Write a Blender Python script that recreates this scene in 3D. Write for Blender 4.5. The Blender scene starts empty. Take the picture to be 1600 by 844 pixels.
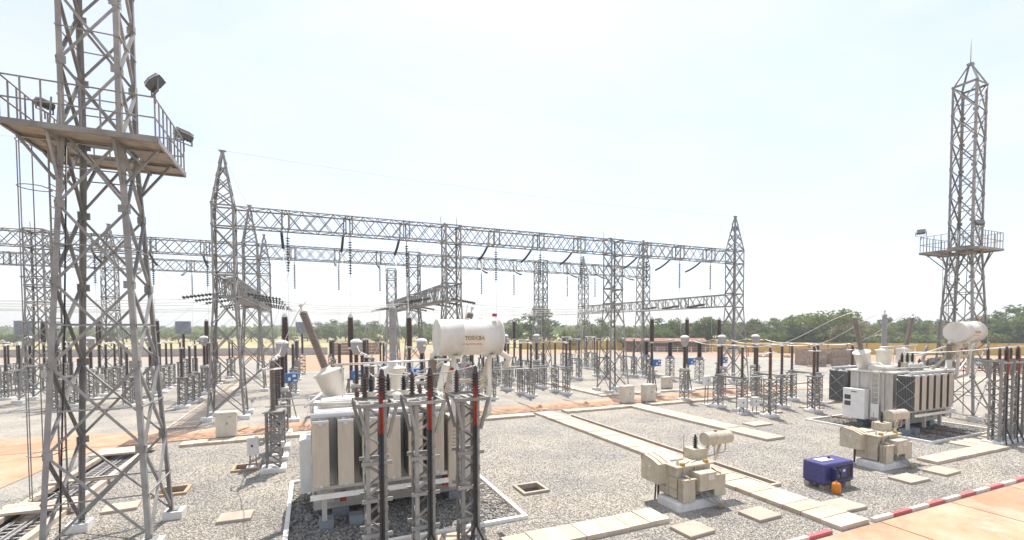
import bpy, bmesh, math, random
import numpy as np
from mathutils import Vector, Matrix, Euler

random.seed(7); rng = np.random.default_rng(11)
S = bpy.context.scene
C = S.collection
R = math.radians

# ------------------------------------------------------------------ camera, sky, sun, exposure
cam = bpy.data.cameras.new('camera'); cam_o = bpy.data.objects.new('camera', cam); C.objects.link(cam_o)
cam.sensor_fit = 'HORIZONTAL'; cam.sensor_width = 36.0; cam.lens = 726.0 / 1600 * 36
cam.shift_y = (537.4 - 422) / 1600
cam.clip_start = 0.1; cam.clip_end = 6000
cam_o.matrix_world = Matrix.Translation((0, 0, 6.0)) @ Matrix.Rotation(R(-23.443), 4, 'Z') @ Matrix.Rotation(R(90 - 1.952), 4, 'X') @ Matrix.Rotation(R(-0.167), 4, 'Z')
S.camera = cam_o

SUN_AZ = math.atan2(0.456, 0.89)      # measured from +Y towards +X
SUN_EL = R(64)
W = bpy.data.worlds.new('World'); S.world = W; W.use_nodes = True
wn = W.node_tree.nodes; wl = W.node_tree.links
sky = wn.new('ShaderNodeTexSky'); sky.sky_type = 'NISHITA'; sky.sun_disc = False
sky.sun_elevation = SUN_EL; sky.sun_rotation = SUN_AZ
sky.air_density = 1.0; sky.dust_density = 2.0; sky.ozone_density = 3.0; sky.altitude = 300
wn['Background'].inputs['Strength'].default_value = 0.15
# thin milky veil of high cloud and dust over the whole sky, denser in soft streaks
wtc = wn.new('ShaderNodeTexCoord'); wmp = wn.new('ShaderNodeMapping'); wmp.inputs['Scale'].default_value = (1.0, 1.0, 3.2)
wno = wn.new('ShaderNodeTexNoise'); wno.inputs['Scale'].default_value = 2.2; wno.inputs['Detail'].default_value = 7; wno.inputs['Roughness'].default_value = 0.6; wno.inputs['Distortion'].default_value = 0.5
wmr = wn.new('ShaderNodeMapRange'); wmr.inputs['From Min'].default_value = 0.32; wmr.inputs['From Max'].default_value = 0.68; wmr.inputs['To Min'].default_value = 0.44; wmr.inputs['To Max'].default_value = 0.86
wmx = wn.new('ShaderNodeMix'); wmx.data_type = 'RGBA'; wmx.inputs[7].default_value = (4.0, 4.1, 4.3, 1)
wl.new(wtc.outputs['Generated'], wmp.inputs['Vector']); wl.new(wmp.outputs[0], wno.inputs['Vector']); wl.new(wno.outputs[0], wmr.inputs['Value'])
wl.new(wmr.outputs[0], wmx.inputs[0]); wl.new(sky.outputs[0], wmx.inputs[6]); wl.new(wmx.outputs[2], wn['Background'].inputs['Color'])
sun = bpy.data.lights.new('sun', 'SUN'); sun.energy = 4.2; sun.angle = R(0.53); sun.color = (1.0, 0.95, 0.87)
sun_o = bpy.data.objects.new('sun', sun); C.objects.link(sun_o)
sd = Vector((math.sin(SUN_AZ) * math.cos(SUN_EL), math.cos(SUN_AZ) * math.cos(SUN_EL), math.sin(SUN_EL)))
sun_o.rotation_euler = sd.to_track_quat('Z', 'Y').to_euler()
sun_o.location = (20, 40, 80)
S.view_settings.view_transform = 'Standard'; S.view_settings.look = 'None'
S.view_settings.exposure = 0.75; S.view_settings.gamma = 1.0; S.view_settings.use_curve_mapping = False

# ------------------------------------------------------------------ materials
MATS = {}
def mat(name, col, rough=0.6, metal=0.0, var=0.12, scale=3.0, bump=0.0, bscale=40.0, col2=None, spec=0.4, stretch=None, objvar=0.0):
    """Principled material with procedural colour variation (two noises) and optional fine bump."""
    m = bpy.data.materials.new(name); m.use_nodes = True; MATS[name] = m
    n = m.node_tree.nodes; l = m.node_tree.links; b = n['Principled BSDF']
    tc = n.new('ShaderNodeTexCoord'); mp = n.new('ShaderNodeMapping'); l.new(tc.outputs['Object'], mp.inputs['Vector'])
    gi = n.new('ShaderNodeNewGeometry')
    l.new(gi.outputs['Position'], mp.inputs['Vector'])
    if stretch: mp.inputs['Scale'].default_value = stretch
    n1 = n.new('ShaderNodeTexNoise'); n1.inputs['Scale'].default_value = scale; n1.inputs['Detail'].default_value = 6; n1.inputs['Roughness'].default_value = 0.65
    l.new(mp.outputs[0], n1.inputs['Vector'])
    cr = n.new('ShaderNodeValToRGB'); l.new(n1.outputs[0], cr.inputs[0])
    c = Vector(col); c2 = Vector(col2) if col2 else c * (1 - 1.6 * var)
    hi = c * (1 + var)
    cr.color_ramp.elements[0].position = 0.3; cr.color_ramp.elements[0].color = (*c2, 1)
    cr.color_ramp.elements[1].position = 0.68; cr.color_ramp.elements[1].color = (*hi, 1)
    last = cr.outputs[0]
    if objvar:      # each slab, panel or stone has its own tone
        oi = n.new('ShaderNodeObjectInfo'); mr = n.new('ShaderNodeMapRange'); mr.inputs['To Min'].default_value = 1 - objvar; mr.inputs['To Max'].default_value = 1 + objvar * .5
        l.new(oi.outputs['Random'], mr.inputs['Value']); mm = n.new('ShaderNodeMix'); mm.data_type = 'RGBA'; mm.blend_type = 'MULTIPLY'; mm.inputs[0].default_value = 1
        l.new(last, mm.inputs[6]); l.new(mr.outputs[0], mm.inputs[7]); last = mm.outputs[2]
    l.new(last, b.inputs['Base Color'])
    b.inputs['Roughness'].default_value = rough; b.inputs['Metallic'].default_value = metal
    b.inputs['Specular IOR Level'].default_value = spec
    if bump:
        n2 = n.new('ShaderNodeTexNoise'); n2.inputs['Scale'].default_value = bscale; n2.inputs['Detail'].default_value = 4
        l.new(mp.outputs[0], n2.inputs['Vector'])
        bp = n.new('ShaderNodeBump'); bp.inputs['Strength'].default_value = bump; bp.inputs['Distance'].default_value = 0.02
        l.new(n2.outputs[0], bp.inputs['Height']); l.new(bp.outputs[0], b.inputs['Normal'])
    return m

def weather(name, stain, scale, lo, hi, amt, stretch=None):
    """lays an uneven film of dust, rust or spilt oil over a material's own colour"""
    m = MATS[name]; n = m.node_tree.nodes; l = m.node_tree.links; b = n['Principled BSDF']; src = b.inputs['Base Color'].links[0].from_socket
    gi = n.new('ShaderNodeNewGeometry'); mp = n.new('ShaderNodeMapping'); l.new(gi.outputs['Position'], mp.inputs['Vector'])
    if stretch: mp.inputs['Scale'].default_value = stretch
    no = n.new('ShaderNodeTexNoise'); no.inputs['Scale'].default_value = scale; no.inputs['Detail'].default_value = 9; no.inputs['Roughness'].default_value = .72; l.new(mp.outputs[0], no.inputs['Vector'])
    mr = n.new('ShaderNodeMapRange'); mr.inputs['From Min'].default_value = lo; mr.inputs['From Max'].default_value = hi; mr.inputs['To Max'].default_value = amt; l.new(no.outputs[0], mr.inputs['Value'])
    mx = n.new('ShaderNodeMix'); mx.data_type = 'RGBA'; l.new(mr.outputs[0], mx.inputs[0]); l.new(src, mx.inputs[6]); mx.inputs[7].default_value = (*stain, 1); l.new(mx.outputs[2], b.inputs['Base Color'])

def gravel(name, cols, scale, bump=0.8, big=None):
    """Crushed stone: voronoi cells with their own grey, relief from the cell distance."""
    m = bpy.data.materials.new(name); m.use_nodes = True; MATS[name] = m
    n = m.node_tree.nodes; l = m.node_tree.links; b = n['Principled BSDF']
    gi = n.new('ShaderNodeNewGeometry')
    vo = n.new('ShaderNodeTexVoronoi'); vo.inputs['Scale'].default_value = scale; vo.inputs['Randomness'].default_value = 1
    l.new(gi.outputs['Position'], vo.inputs['Vector'])
    sep = n.new('ShaderNodeSeparateColor'); l.new(vo.outputs['Color'], sep.inputs[0])
    cr = n.new('ShaderNodeValToRGB'); l.new(sep.outputs[0], cr.inputs[0])
    e = cr.color_ramp.elements
    e[0].position = 0.0; e[0].color = (*cols[0], 1); e[1].position = 1.0; e[1].color = (*cols[-1], 1)
    for i, cc in enumerate(cols[1:-1]):
        el = e.new((i + 1) / (len(cols) - 1)); el.color = (*cc, 1)
    no = n.new('ShaderNodeTexNoise'); no.inputs['Scale'].default_value = 0.35; no.inputs['Detail'].default_value = 5
    l.new(gi.outputs['Position'], no.inputs['Vector'])
    cr2 = n.new('ShaderNodeValToRGB'); l.new(no.outputs[0], cr2.inputs[0])
    cr2.color_ramp.elements[0].position = 0.32; cr2.color_ramp.elements[0].color = (0.80, 0.80, 0.80, 1)
    cr2.color_ramp.elements[1].position = 0.7; cr2.color_ramp.elements[1].color = (1.12, 1.08, 1.0, 1)
    mx = n.new('ShaderNodeMix'); mx.data_type = 'RGBA'; mx.blend_type = 'MULTIPLY'; mx.inputs[0].default_value = 1
    l.new(cr.outputs[0], mx.inputs[6]); l.new(cr2.outputs[0], mx.inputs[7])
    last = mx.outputs[2]
    if big:      # patches of soil showing through
        no3 = n.new('ShaderNodeTexNoise'); no3.inputs['Scale'].default_value = 0.22; no3.inputs['Detail'].default_value = 8; no3.inputs['Roughness'].default_value = 0.7
        l.new(gi.outputs['Position'], no3.inputs['Vector'])
        cr3 = n.new('ShaderNodeValToRGB'); l.new(no3.outputs[0], cr3.inputs[0])
        cr3.color_ramp.elements[0].position = 0.53; cr3.color_ramp.elements[0].color = (0, 0, 0, 1)
        cr3.color_ramp.elements[1].position = 0.80; cr3.color_ramp.elements[1].color = (0.55, 0.55, 0.55, 1)
        m3 = n.new('ShaderNodeMix'); m3.data_type = 'RGBA'; l.new(cr3.outputs[0], m3.inputs[0]); l.new(last, m3.inputs[6]); m3.inputs[7].default_value = (*big, 1)
        last = m3.outputs[2]
    l.new(last, b.inputs['Base Color'])
    b.inputs['Roughness'].default_value = 0.9; b.inputs['Specular IOR Level'].default_value = 0.2
    bp = n.new('ShaderNodeBump'); bp.inputs['Strength'].default_value = bump; bp.inputs['Distance'].default_value = 0.5 / scale; bp.invert = True
    l.new(vo.outputs['Distance'], bp.inputs['Height']); l.new(bp.outputs[0], b.inputs['Normal'])
    return m

mat('steel', (0.275, 0.267, 0.256), 0.55, 0.1, 0.16, 2.5, objvar=.22)
mat('mast_steel', (0.29, 0.28, 0.272), 0.6, 0.1, 0.2, 2.0, objvar=.25)
mat('beam_steel', (0.30, 0.29, 0.275), 0.55, 0.1, 0.14, 2.5, objvar=.22)
mat('deck_plate', (0.36, 0.31, 0.25), 0.75, 0.0, 0.2, 3.0)
mat('white_pad', (0.72, 0.70, 0.68), 0.8, 0, 0.08, 4.0, 0.2)
mat('white_paint', (0.78, 0.76, 0.72), 0.75, 0, 0.08, 3.0)
mat('slab', (0.52, 0.445, 0.365), 0.85, 0, 0.14, 1.3, 0.25, 30, col2=(0.42, 0.335, 0.26), objvar=0.13)
mat('slab_edge', (0.42, 0.31, 0.21), 0.9, 0, 0.15, 3.0, 0.3, 30)
mat('orange_concrete', (0.40, 0.212, 0.122), 0.85, 0, 0.14, 0.8, 0.15, 25, col2=(0.45, 0.30, 0.205), objvar=0.12)
mat('pale_concrete', (0.46, 0.39, 0.315), 0.85, 0, 0.12, 1.6, 0.15, 25, objvar=0.15)
mat('laterite', (0.33, 0.19, 0.115), 0.95, 0, 0.2, 0.12, 0.3, 3, col2=(0.36, 0.26, 0.18))
mat('dry_ground', (0.26, 0.25, 0.12), 0.95, 0, 0.35, 0.05, 0, 3, col2=(0.36, 0.26, 0.14))
mat('asphalt', (0.30, 0.30, 0.30), 0.9, 0, 0.1, 0.6)
mat('kerb_red', (0.47, 0.08, 0.11), 0.75, 0, 0.12, 6.0, 0.2, col2=(0.42, 0.17, 0.15), objvar=0.15)
mat('kerb_white', (0.66, 0.61, 0.56), 0.8, 0, 0.1, 6.0, 0.2, col2=(0.50, 0.43, 0.37), objvar=0.12)
mat('brown_porcelain', (0.055, 0.028, 0.022), 0.28, 0, 0.25, 4.0, spec=0.6)
mat('black_porcelain', (0.022, 0.020, 0.022), 0.35, 0, 0.2, 4.0, spec=0.5)
mat('tan_porcelain', (0.21, 0.165, 0.135), 0.4, 0, 0.15, 3.0, spec=0.5)
mat('red_brown_porcelain', (0.13, 0.055, 0.04), 0.35, 0, 0.2, 3.0, spec=0.5)
mat('grey_porcelain', (0.33, 0.32, 0.32), 0.4, 0, 0.1, 3.0)
mat('aluminium', (0.62, 0.61, 0.59), 0.42, 0.45, 0.08, 4.0)
mat('tank_grey', (0.52, 0.505, 0.47), 0.5, 0, 0.07, 2.2, col2=(0.43, 0.405, 0.36), stretch=(1, 1, .35))
mat('head_grey', (0.36, 0.355, 0.35), 0.5, 0.1, 0.1, 3.0)
mat('tank_white', (0.68, 0.66, 0.615), 0.42, 0, 0.05, 2.6, col2=(0.59, 0.555, 0.49), stretch=(1, 1, .4))
mat('radiator', (0.55, 0.475, 0.385), 0.55, 0, 0.08, 3.5, stretch=(1, 1, 0.25), objvar=.08)
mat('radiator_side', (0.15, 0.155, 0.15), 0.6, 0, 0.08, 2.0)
mat('radiator_top', (0.60, 0.60, 0.60), 0.5, 0, 0.06, 2.0)
mat('aux_paint', (0.50, 0.46, 0.365), 0.5, 0, 0.08, 4.0, col2=(0.41, 0.355, 0.27))
mat('cabinet', (0.60, 0.545, 0.46), 0.5, 0, 0.06, 2.0)
mat('cabinet_white', (0.72, 0.71, 0.69), 0.5, 0, 0.05, 2.0)
mat('cabinet_foot', (0.26, 0.28, 0.31), 0.7, 0, 0.1, 4.0)
mat('blue_box', (0.035, 0.16, 0.42), 0.45, 0, 0.1, 4.0)
mat('gen_blue', (0.032, 0.032, 0.165), 0.42, 0, 0.15, 7.0, spec=0.4, col2=(0.055, 0.052, 0.165))
mat('black', (0.02, 0.02, 0.022), 0.5, 0, 0.2, 5.0)
mat('dark_glass', (0.03, 0.03, 0.035), 0.12, 0, 0.1, 5.0, spec=0.6)
mat('cable_black', (0.028, 0.027, 0.027), 0.45, 0, 0.2, 6.0)
mat('cable_red', (0.27, 0.035, 0.022), 0.5, 0, 0.15, 6.0)
mat('cable_grey', (0.28, 0.28, 0.28), 0.6, 0, 0.1, 6.0)
mat('pipe_red', (0.36, 0.03, 0.02), 0.5, 0, 0.1, 6.0)
mat('jerry_orange', (0.62, 0.20, 0.02), 0.4, 0, 0.1, 6.0)
mat('brass', (0.45, 0.28, 0.05), 0.4, 0.4, 0.1, 6.0)
mat('brick', (0.38, 0.28, 0.22), 0.9, 0, 0.25, 2.5, objvar=0.3)
mat('rust_steel', (0.26, 0.13, 0.085), 0.8, 0.1, 0.25, 3.0)
mat('yellow_wall', (0.58, 0.40, 0.10), 0.85, 0, 0.1, 0.7)
mat('brown_wall', (0.30, 0.20, 0.14), 0.9, 0, 0.2, 0.8)
mat('roof_dark', (0.20, 0.15, 0.12), 0.8, 0, 0.2, 0.8)
mat('grey_wall', (0.42, 0.41, 0.40), 0.85, 0, 0.1, 0.5)
mat('trench_dark', (0.24, 0.20, 0.16), 0.95, 0, 0.2, 3.0)
mat('text_black', (0.03, 0.025, 0.025), 0.6, 0, 0.1, 6.0)
mat('text_red', (0.55, 0.06, 0.06), 0.6, 0, 0.1, 6.0)
mat('text_gold', (0.66, 0.56, 0.43), 0.5, 0, 0.1, 6.0)
mat('lamp_glass', (0.5, 0.5, 0.5), 0.15, 0.3, 0.1, 6.0)
mat('lamp_body', (0.10, 0.10, 0.105), 0.5, 0.2, 0.1, 6.0)
mat('car_silver', (0.55, 0.57, 0.60), 0.25, 0.3, 0.04, 2.0)
mat('car_dark', (0.05, 0.06, 0.07), 0.25, 0.2, 0.06, 2.0)
mat('car_white', (0.75, 0.75, 0.75), 0.3, 0.0, 0.04, 2.0)
mat('cloth_red', (0.50, 0.035, 0.05), 0.9, 0, 0.1, 9.0)
mat('cloth_dark', (0.04, 0.04, 0.06), 0.9, 0, 0.1, 9.0)
mat('skin', (0.10, 0.055, 0.035), 0.6, 0, 0.1, 9.0)
mat('bark', (0.15, 0.115, 0.08), 0.95, 0, 0.25, 3.0)
weather('orange_concrete', (0.26, 0.15, 0.10), 0.9, .5, .72, .7); weather('orange_concrete', (0.52, 0.43, 0.34), 0.35, .5, .7, .75)
weather('slab', (0.30, 0.20, 0.13), 1.8, .52, .75, .7); weather('pale_concrete', (0.30, 0.22, 0.15), 2.0, .52, .75, .6)
weather('tank_white', (0.42, 0.34, 0.25), 3.0, .54, .78, .55, (1, 1, .22)); weather('tank_grey', (0.30, 0.235, 0.17), 3.0, .52, .76, .6, (1, 1, .2))
weather('radiator', (0.34, 0.27, 0.20), 4.0, .52, .78, .5, (1, 1, .15)); weather('aux_paint', (0.27, 0.21, 0.15), 4.0, .52, .76, .6, (1, 1, .3)); weather('gen_blue', (0.22, 0.19, 0.17), 5.0, .55, .8, .5)
gravel('gravel', [(0.195, 0.182, 0.167), (0.27, 0.254, 0.234), (0.32, 0.302, 0.28), (0.365, 0.345, 0.32), (0.45, 0.427, 0.397)], 28, 0.4, big=(0.37, 0.285, 0.205))
gravel('stone', [(0.20, 0.187, 0.172), (0.285, 0.268, 0.247), (0.35, 0.331, 0.306), (0.48, 0.457, 0.425)], 26, 0.2)
gravel('pit_gravel', [(0.14, 0.135, 0.13), (0.24, 0.23, 0.22), (0.32, 0.307, 0.292), (0.46, 0.445, 0.425)], 11, 1.0)
def leafmat(name, col, col2):
    m = mat(name, col, 0.75, 0, 0.3, 0.45, col2=col2, spec=0.25)
    b = m.node_tree.nodes['Principled BSDF']
    n = m.node_tree.nodes; l = m.node_tree.links
    tr = n.new('ShaderNodeBsdfTranslucent'); mx = n.new('ShaderNodeMixShader'); mx.inputs[0].default_value = 0.42
    src = b.inputs['Base Color'].links[0].from_socket
    l.new(src, tr.inputs['Color']); l.new(b.outputs[0], mx.inputs[1]); l.new(tr.outputs[0], mx.inputs[2])
    l.new(mx.outputs[0], n['Material Output'].inputs['Surface'])
    return m
leafmat('leaf_mid', (0.14, 0.19, 0.055), (0.09, 0.13, 0.04))
leafmat('leaf_dark', (0.09, 0.135, 0.045), (0.055, 0.09, 0.03))
leafmat('leaf_light', (0.16, 0.195, 0.055), (0.10, 0.13, 0.040))
leafmat('leaf_dry', (0.20, 0.165, 0.090), (0.14, 0.12, 0.06))

# ------------------------------------------------------------------ mesh helpers
class MB:
    """Collects simple shapes; build() links them as ONE mesh object. Several materials by slot."""
    def __init__(s): s.v = []; s.f = []; s.mi = []; s.mats = []; s.sm = []
    def slot(s, m):
        if m not in s.mats: s.mats.append(m)
        return s.mats.index(m)
    def raw(s, vs, fs, m, smooth=False):
        o = len(s.v); k = s.slot(m)
        s.v.extend([tuple(p) for p in vs]); s.f.extend([tuple(i + o for i in f) for f in fs]); s.mi.extend([k] * len(fs)); s.sm.extend([smooth] * len(fs))
        return s
    def box(s, c, d, m, rot=None, taper=1.0, bev=0.0):
        hx, hy, hz = d[0] / 2, d[1] / 2, d[2] / 2; t = taper
        if bev > 0:       # box with chamfered vertical and top edges
            b = min(bev, hx * .9, hy * .9, hz * .9)
            def ring(x, y, z): return [(-x + b, -y, z), (x - b, -y, z), (x, -y + b, z), (x, y - b, z), (x - b, y, z), (-x + b, y, z), (-x, y - b, z), (-x, -y + b, z)]
            vs = ring(hx, hy, -hz) + ring(hx, hy, hz - b) + ring(hx - b, hy - b, hz)
            fs = [tuple(reversed(range(8)))] + [(i, (i + 1) % 8, 8 + (i + 1) % 8, 8 + i) for i in range(8)] + [(8 + i, 8 + (i + 1) % 8, 16 + (i + 1) % 8, 16 + i) for i in range(8)] + [tuple(range(16, 24))]
        else:
            vs = [(-hx, -hy, -hz), (hx, -hy, -hz), (hx, hy, -hz), (-hx, hy, -hz), (-hx * t, -hy * t, hz), (hx * t, -hy * t, hz), (hx * t, hy * t, hz), (-hx * t, hy * t, hz)]
            fs = [(0, 3, 2, 1), (4, 5, 6, 7), (0, 1, 5, 4), (1, 2, 6, 5), (2, 3, 7, 6), (3, 0, 4, 7)]
        M = (rot.to_matrix() if isinstance(rot, Euler) else rot) if rot is not None else None
        c = Vector(c)
        vs = [(M @ Vector(p) if M else Vector(p)) + c for p in vs]
        return s.raw(vs, fs, m)
    def bar(s, p, q, w, h, m, up=(0, 0, 1)):
        p, q = Vector(p), Vector(q); z = (q - p); L = z.length; z.normalize()
        u = Vector(up); 
        if abs(u.dot(z)) > .98: u = Vector((1, 0, 0))
        x = u.cross(z).normalized(); y = z.cross(x)
        vs = [e + x * (sx * w / 2) + y * (sy * h / 2) for e in (p, q) for sx, sy in ((-1, -1), (1, -1), (1, 1), (-1, 1))]
        return s.raw(vs, [(3, 2, 1, 0), (4, 5, 6, 7), (0, 1, 5, 4), (1, 2, 6, 5), (2, 3, 7, 6), (3, 0, 4, 7)], m)
    def angle(s, p, q, w, m, n1, n2, t=None):
        """L profile from p to q; flanges run along n1 and n2 from the corner line p-q."""
        p, q = Vector(p), Vector(q); n1, n2 = Vector(n1), Vector(n2); t = t or w * .14
        z = (q - p).normalized(); n1 = (n1 - z * n1.dot(z)).normalized(); n2 = (n2 - z * n2.dot(z)).normalized()
        pr = [(0, 0), (w, 0), (w, t), (t, t), (t, w), (0, w)]
        vs = [e + n1 * a + n2 * b for e in (p, q) for a, b in pr]
        return s.raw(vs, [tuple(range(5, -1, -1)), tuple(range(6, 12))] + [(i, (i + 1) % 6, 6 + (i + 1) % 6, 6 + i) for i in range(6)], m)
    def tube(s, pts, r, m, n=8, cap=True):
        pts = [Vector(p) for p in pts]; rs = r if isinstance(r, (list, tuple)) else [r] * len(pts)
        vs = []; fs = []; px = None
        for i, p in enumerate(pts):
            t = (pts[min(i + 1, len(pts) - 1)] - pts[max(i - 1, 0)]).normalized()
            if px is None:
                a = Vector((0, 0, 1)) if abs(t.z) < .9 else Vector((1, 0, 0)); x = a.cross(t).normalized()
            else:
                x = (px - t * px.dot(t)).normalized()
            px = x; y = t.cross(x)
            vs += [p + (x * math.cos(2 * math.pi * k / n) + y * math.sin(2 * math.pi * k / n)) * rs[i] for k in range(n)]
        for i in range(len(pts) - 1):
            fs += [(i * n + k, i * n + (k + 1) % n, (i + 1) * n + (k + 1) % n, (i + 1) * n + k) for k in range(n)]
        s.raw(vs, fs, m, True)
        if cap:
            o = len(s.v) - len(vs); k_ = s.slot(m)
            for fc in (tuple(o + k for k in reversed(range(n))), tuple(o + (len(pts) - 1) * n + k for k in range(n))):
                s.f.append(fc); s.mi.append(k_); s.sm.append(False)
        return s
    def lathe(s, prof, base, axis, m, n=14, smooth=True):
        """prof: (radius, distance along axis) list from base."""
        base = Vector(base); z = Vector(axis).normalized(); a = Vector((1, 0, 0)) if abs(z.x) < .8 else Vector((0, 1, 0))
        x = a.cross(z).normalized(); y = z.cross(x); vs = []; fs = []
        for r, h in prof:
            vs += [base + z * h + (x * math.cos(2 * math.pi * k / n) + y * math.sin(2 * math.pi * k / n)) * max(r, 1e-4) for k in range(n)]
        for i in range(len(prof) - 1):
            fs += [(i * n + k, i * n + (k + 1) % n, (i + 1) * n + (k + 1) % n, (i + 1) * n + k) for k in range(n)]
        s.raw(vs, fs, m, smooth)
        return s.raw(vs[:n] + vs[-n:], [tuple(reversed(range(n))), tuple(range(n, 2 * n))], m, False)
    def mesh(s, name):
        me = bpy.data.meshes.new(name); me.from_pydata(s.v, [], s.f)
        for m in s.mats: me.materials.append(MATS[m])
        me.polygons.foreach_set('material_index', s.mi); me.polygons.foreach_set('use_smooth', s.sm)
        me.update(); return me
    def build(s, name, parent=None, loc=None):
        o = bpy.data.objects.new(name, s.mesh(name)); C.objects.link(o)
        if parent: o.parent = parent
        if loc: o.location = loc
        return o

def sheds(r0, r1, h0, h1, n):
    """profile of a shedded insulator"""
    p = [(r0, h0)]; st = (h1 - h0) / n
    for i in range(n):
        b = h0 + i * st
        p += [(r0, b + st * .15), (r1, b + st * .45), (r1 * .98, b + st * .55), (r0, b + st * .8)]
    return p + [(r0, h1)]

def thing(name, label, cat, loc=(0, 0, 0), rotz=0, group=None):
    o = bpy.data.objects.new(name, None); C.objects.link(o); o.empty_display_size = .3
    o.location = loc; o.rotation_euler = (0, 0, rotz); o['label'] = label; o['category'] = cat
    if group: o['group'] = group
    return o
def tag(o, label, cat, group=None):
    o['label'] = label; o['category'] = cat
    if group: o['group'] = group
    return o
def struct(o): o['kind'] = 'structure'; return o
def dup(root, loc, label, rotz=None, group=None):
    r = root.copy(); C.objects.link(r); r.location = loc; r['label'] = label
    if rotz is not None: r.rotation_euler = (0, 0, rotz)
    if group: r['group'] = group
    for ch in list(root.children):
        c = ch.copy(); C.objects.link(c); c.parent = r
        for g in ch.children:
            d = g.copy(); C.objects.link(d); d.parent = c
    return r

# shared unit members: a length-1 angle bar / flat tube that each brace object scales into place
UNIT = {}
def unit_angle(m):
    if ('a', m) not in UNIT:
        b = MB(); b.angle((0, 0, 0), (0, 0, 1), 1, m, (1, 0, 0), (0, 1, 0), .13); UNIT['a', m] = b.mesh('angle_bar')
    return UNIT['a', m]
def unit_tube(m):
    if ('t', m) not in UNIT:
        b = MB(); b.tube([(0, 0, 0), (0, 0, 1)], .5, m, 6); UNIT['t', m] = b.mesh('tube_bar')
    return UNIT['t', m]
def unit_box(m):
    if ('b', m) not in UNIT:
        b = MB(); b.box((0, 0, 0), (1, 1, 1), m); UNIT['b', m] = b.mesh('block')
    return UNIT['b', m]
def unit_rail(m):
    if ('r', m) not in UNIT:
        b = MB(); b.box((0, 0, .5), (1, 1, 1), m); UNIT['r', m] = b.mesh('rail_bar')
    return UNIT['r', m]
def piece(mesh, name, parent, p, q, w, n=(0, 1, 0), w2=None):
    """a member from p to q (parent space), its cross-section scaled to w; n is the face normal"""
    p, q = Vector(p), Vector(q); z = q - p; L = z.length; z.normalize()
    y = -Vector(n); y = (y - z * y.dot(z))
    if y.length < 1e-3: y = Vector((1, 0, 0)) - z * z.x
    y.normalize(); x = y.cross(z)
    M = Matrix((x * w, y * (w2 or w), z * L)).transposed().to_4x4(); M.translation = p
    o = bpy.data.objects.new(name, mesh); C.objects.link(o); o.parent = parent; o.matrix_basis = M
    return o
def block(m, name, parent, c, d, rotz=0):
    o = bpy.data.objects.new(name, unit_box(m)); C.objects.link(o); o.parent = parent
    o.location = c; o.scale = d; o.rotation_euler = (0, 0, rotz); return o

class Lat:
    """lattice member sink: each bar its own object, or all joined in one mesh"""
    def __init__(s, parent, m, single, name='brace'): s.p = parent; s.m = m; s.single = single; s.mb = MB(); s.name = name
    def add(s, p, q, w, n):
        if s.single: piece(unit_angle(s.m), s.name, s.p, p, q, w, n)
        else:
            z = (Vector(q) - Vector(p)).normalized(); n = Vector(n); x = n.cross(z)
            if x.length < .05: x = Vector((1, 0, 0))
            s.mb.angle(p, q, w, s.m, x, -n)
    def done(s, name='bracing'):
        if not s.single and s.mb.v: o = s.mb.build(name, s.p); o['kind'] = 'stuff'

def lattice_post(parent, half, levels, m, wl, wd, single, legname='leg', horiz=0.0, caps=()):
    """four angle legs through levels (z), half(z) gives the half width; X-bracing on all four faces"""
    for sx in (-1, 1):
        for sy in (-1, 1):
            b = MB()
            for z0, z1 in zip(levels[:-1], levels[1:]):
                if abs((half(z1) - half(z0))) > 1e-6 or z1 == levels[-1] or True:
                    b.angle((sx * half(z0), sy * half(z0), z0), (sx * half(z1), sy * half(z1), z1), wl, m, (-sx, 0, 0), (0, -sy, 0))
            b.build(legname, parent)
    L = Lat(parent, m, single)
    for z0, z1 in zip(levels[:-1], levels[1:]):
        a, c = half(z0), half(z1); e = .012
        for nx, ny in ((0, -1), (1, 0), (0, 1), (-1, 0)):
            def pt(s_, h_, z, off): 
                o_ = h_ + off
                return (s_ * h_ * abs(ny) + nx * o_, s_ * h_ * abs(nx) + ny * o_, z)
            L.add(pt(-1, a, z0, e), pt(1, c, z1, e), wd, (nx, ny, 0))
            L.add(pt(1, a, z0, -e * 2), pt(-1, c, z1, -e * 2), wd, (nx, ny, 0))
            if horiz:
                zm = (z0 + z1) / 2; hm = (a + c) / 2
                L.add(pt(-1, hm, zm, e * 2), pt(1, hm, zm, e * 2), horiz, (nx, ny, 0))
    for z in caps:
        h_ = half(z)
        for nx, ny in ((0, -1), (1, 0), (0, 1), (-1, 0)):
            L.add((-h_ * abs(ny) + nx * (h_ + .03), -h_ * abs(nx) + ny * (h_ + .03), z), (h_ * abs(ny) + nx * (h_ + .03), h_ * abs(nx) + ny * (h_ + .03), z), wl * .9, (nx, ny, 0))
    L.done()
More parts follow.
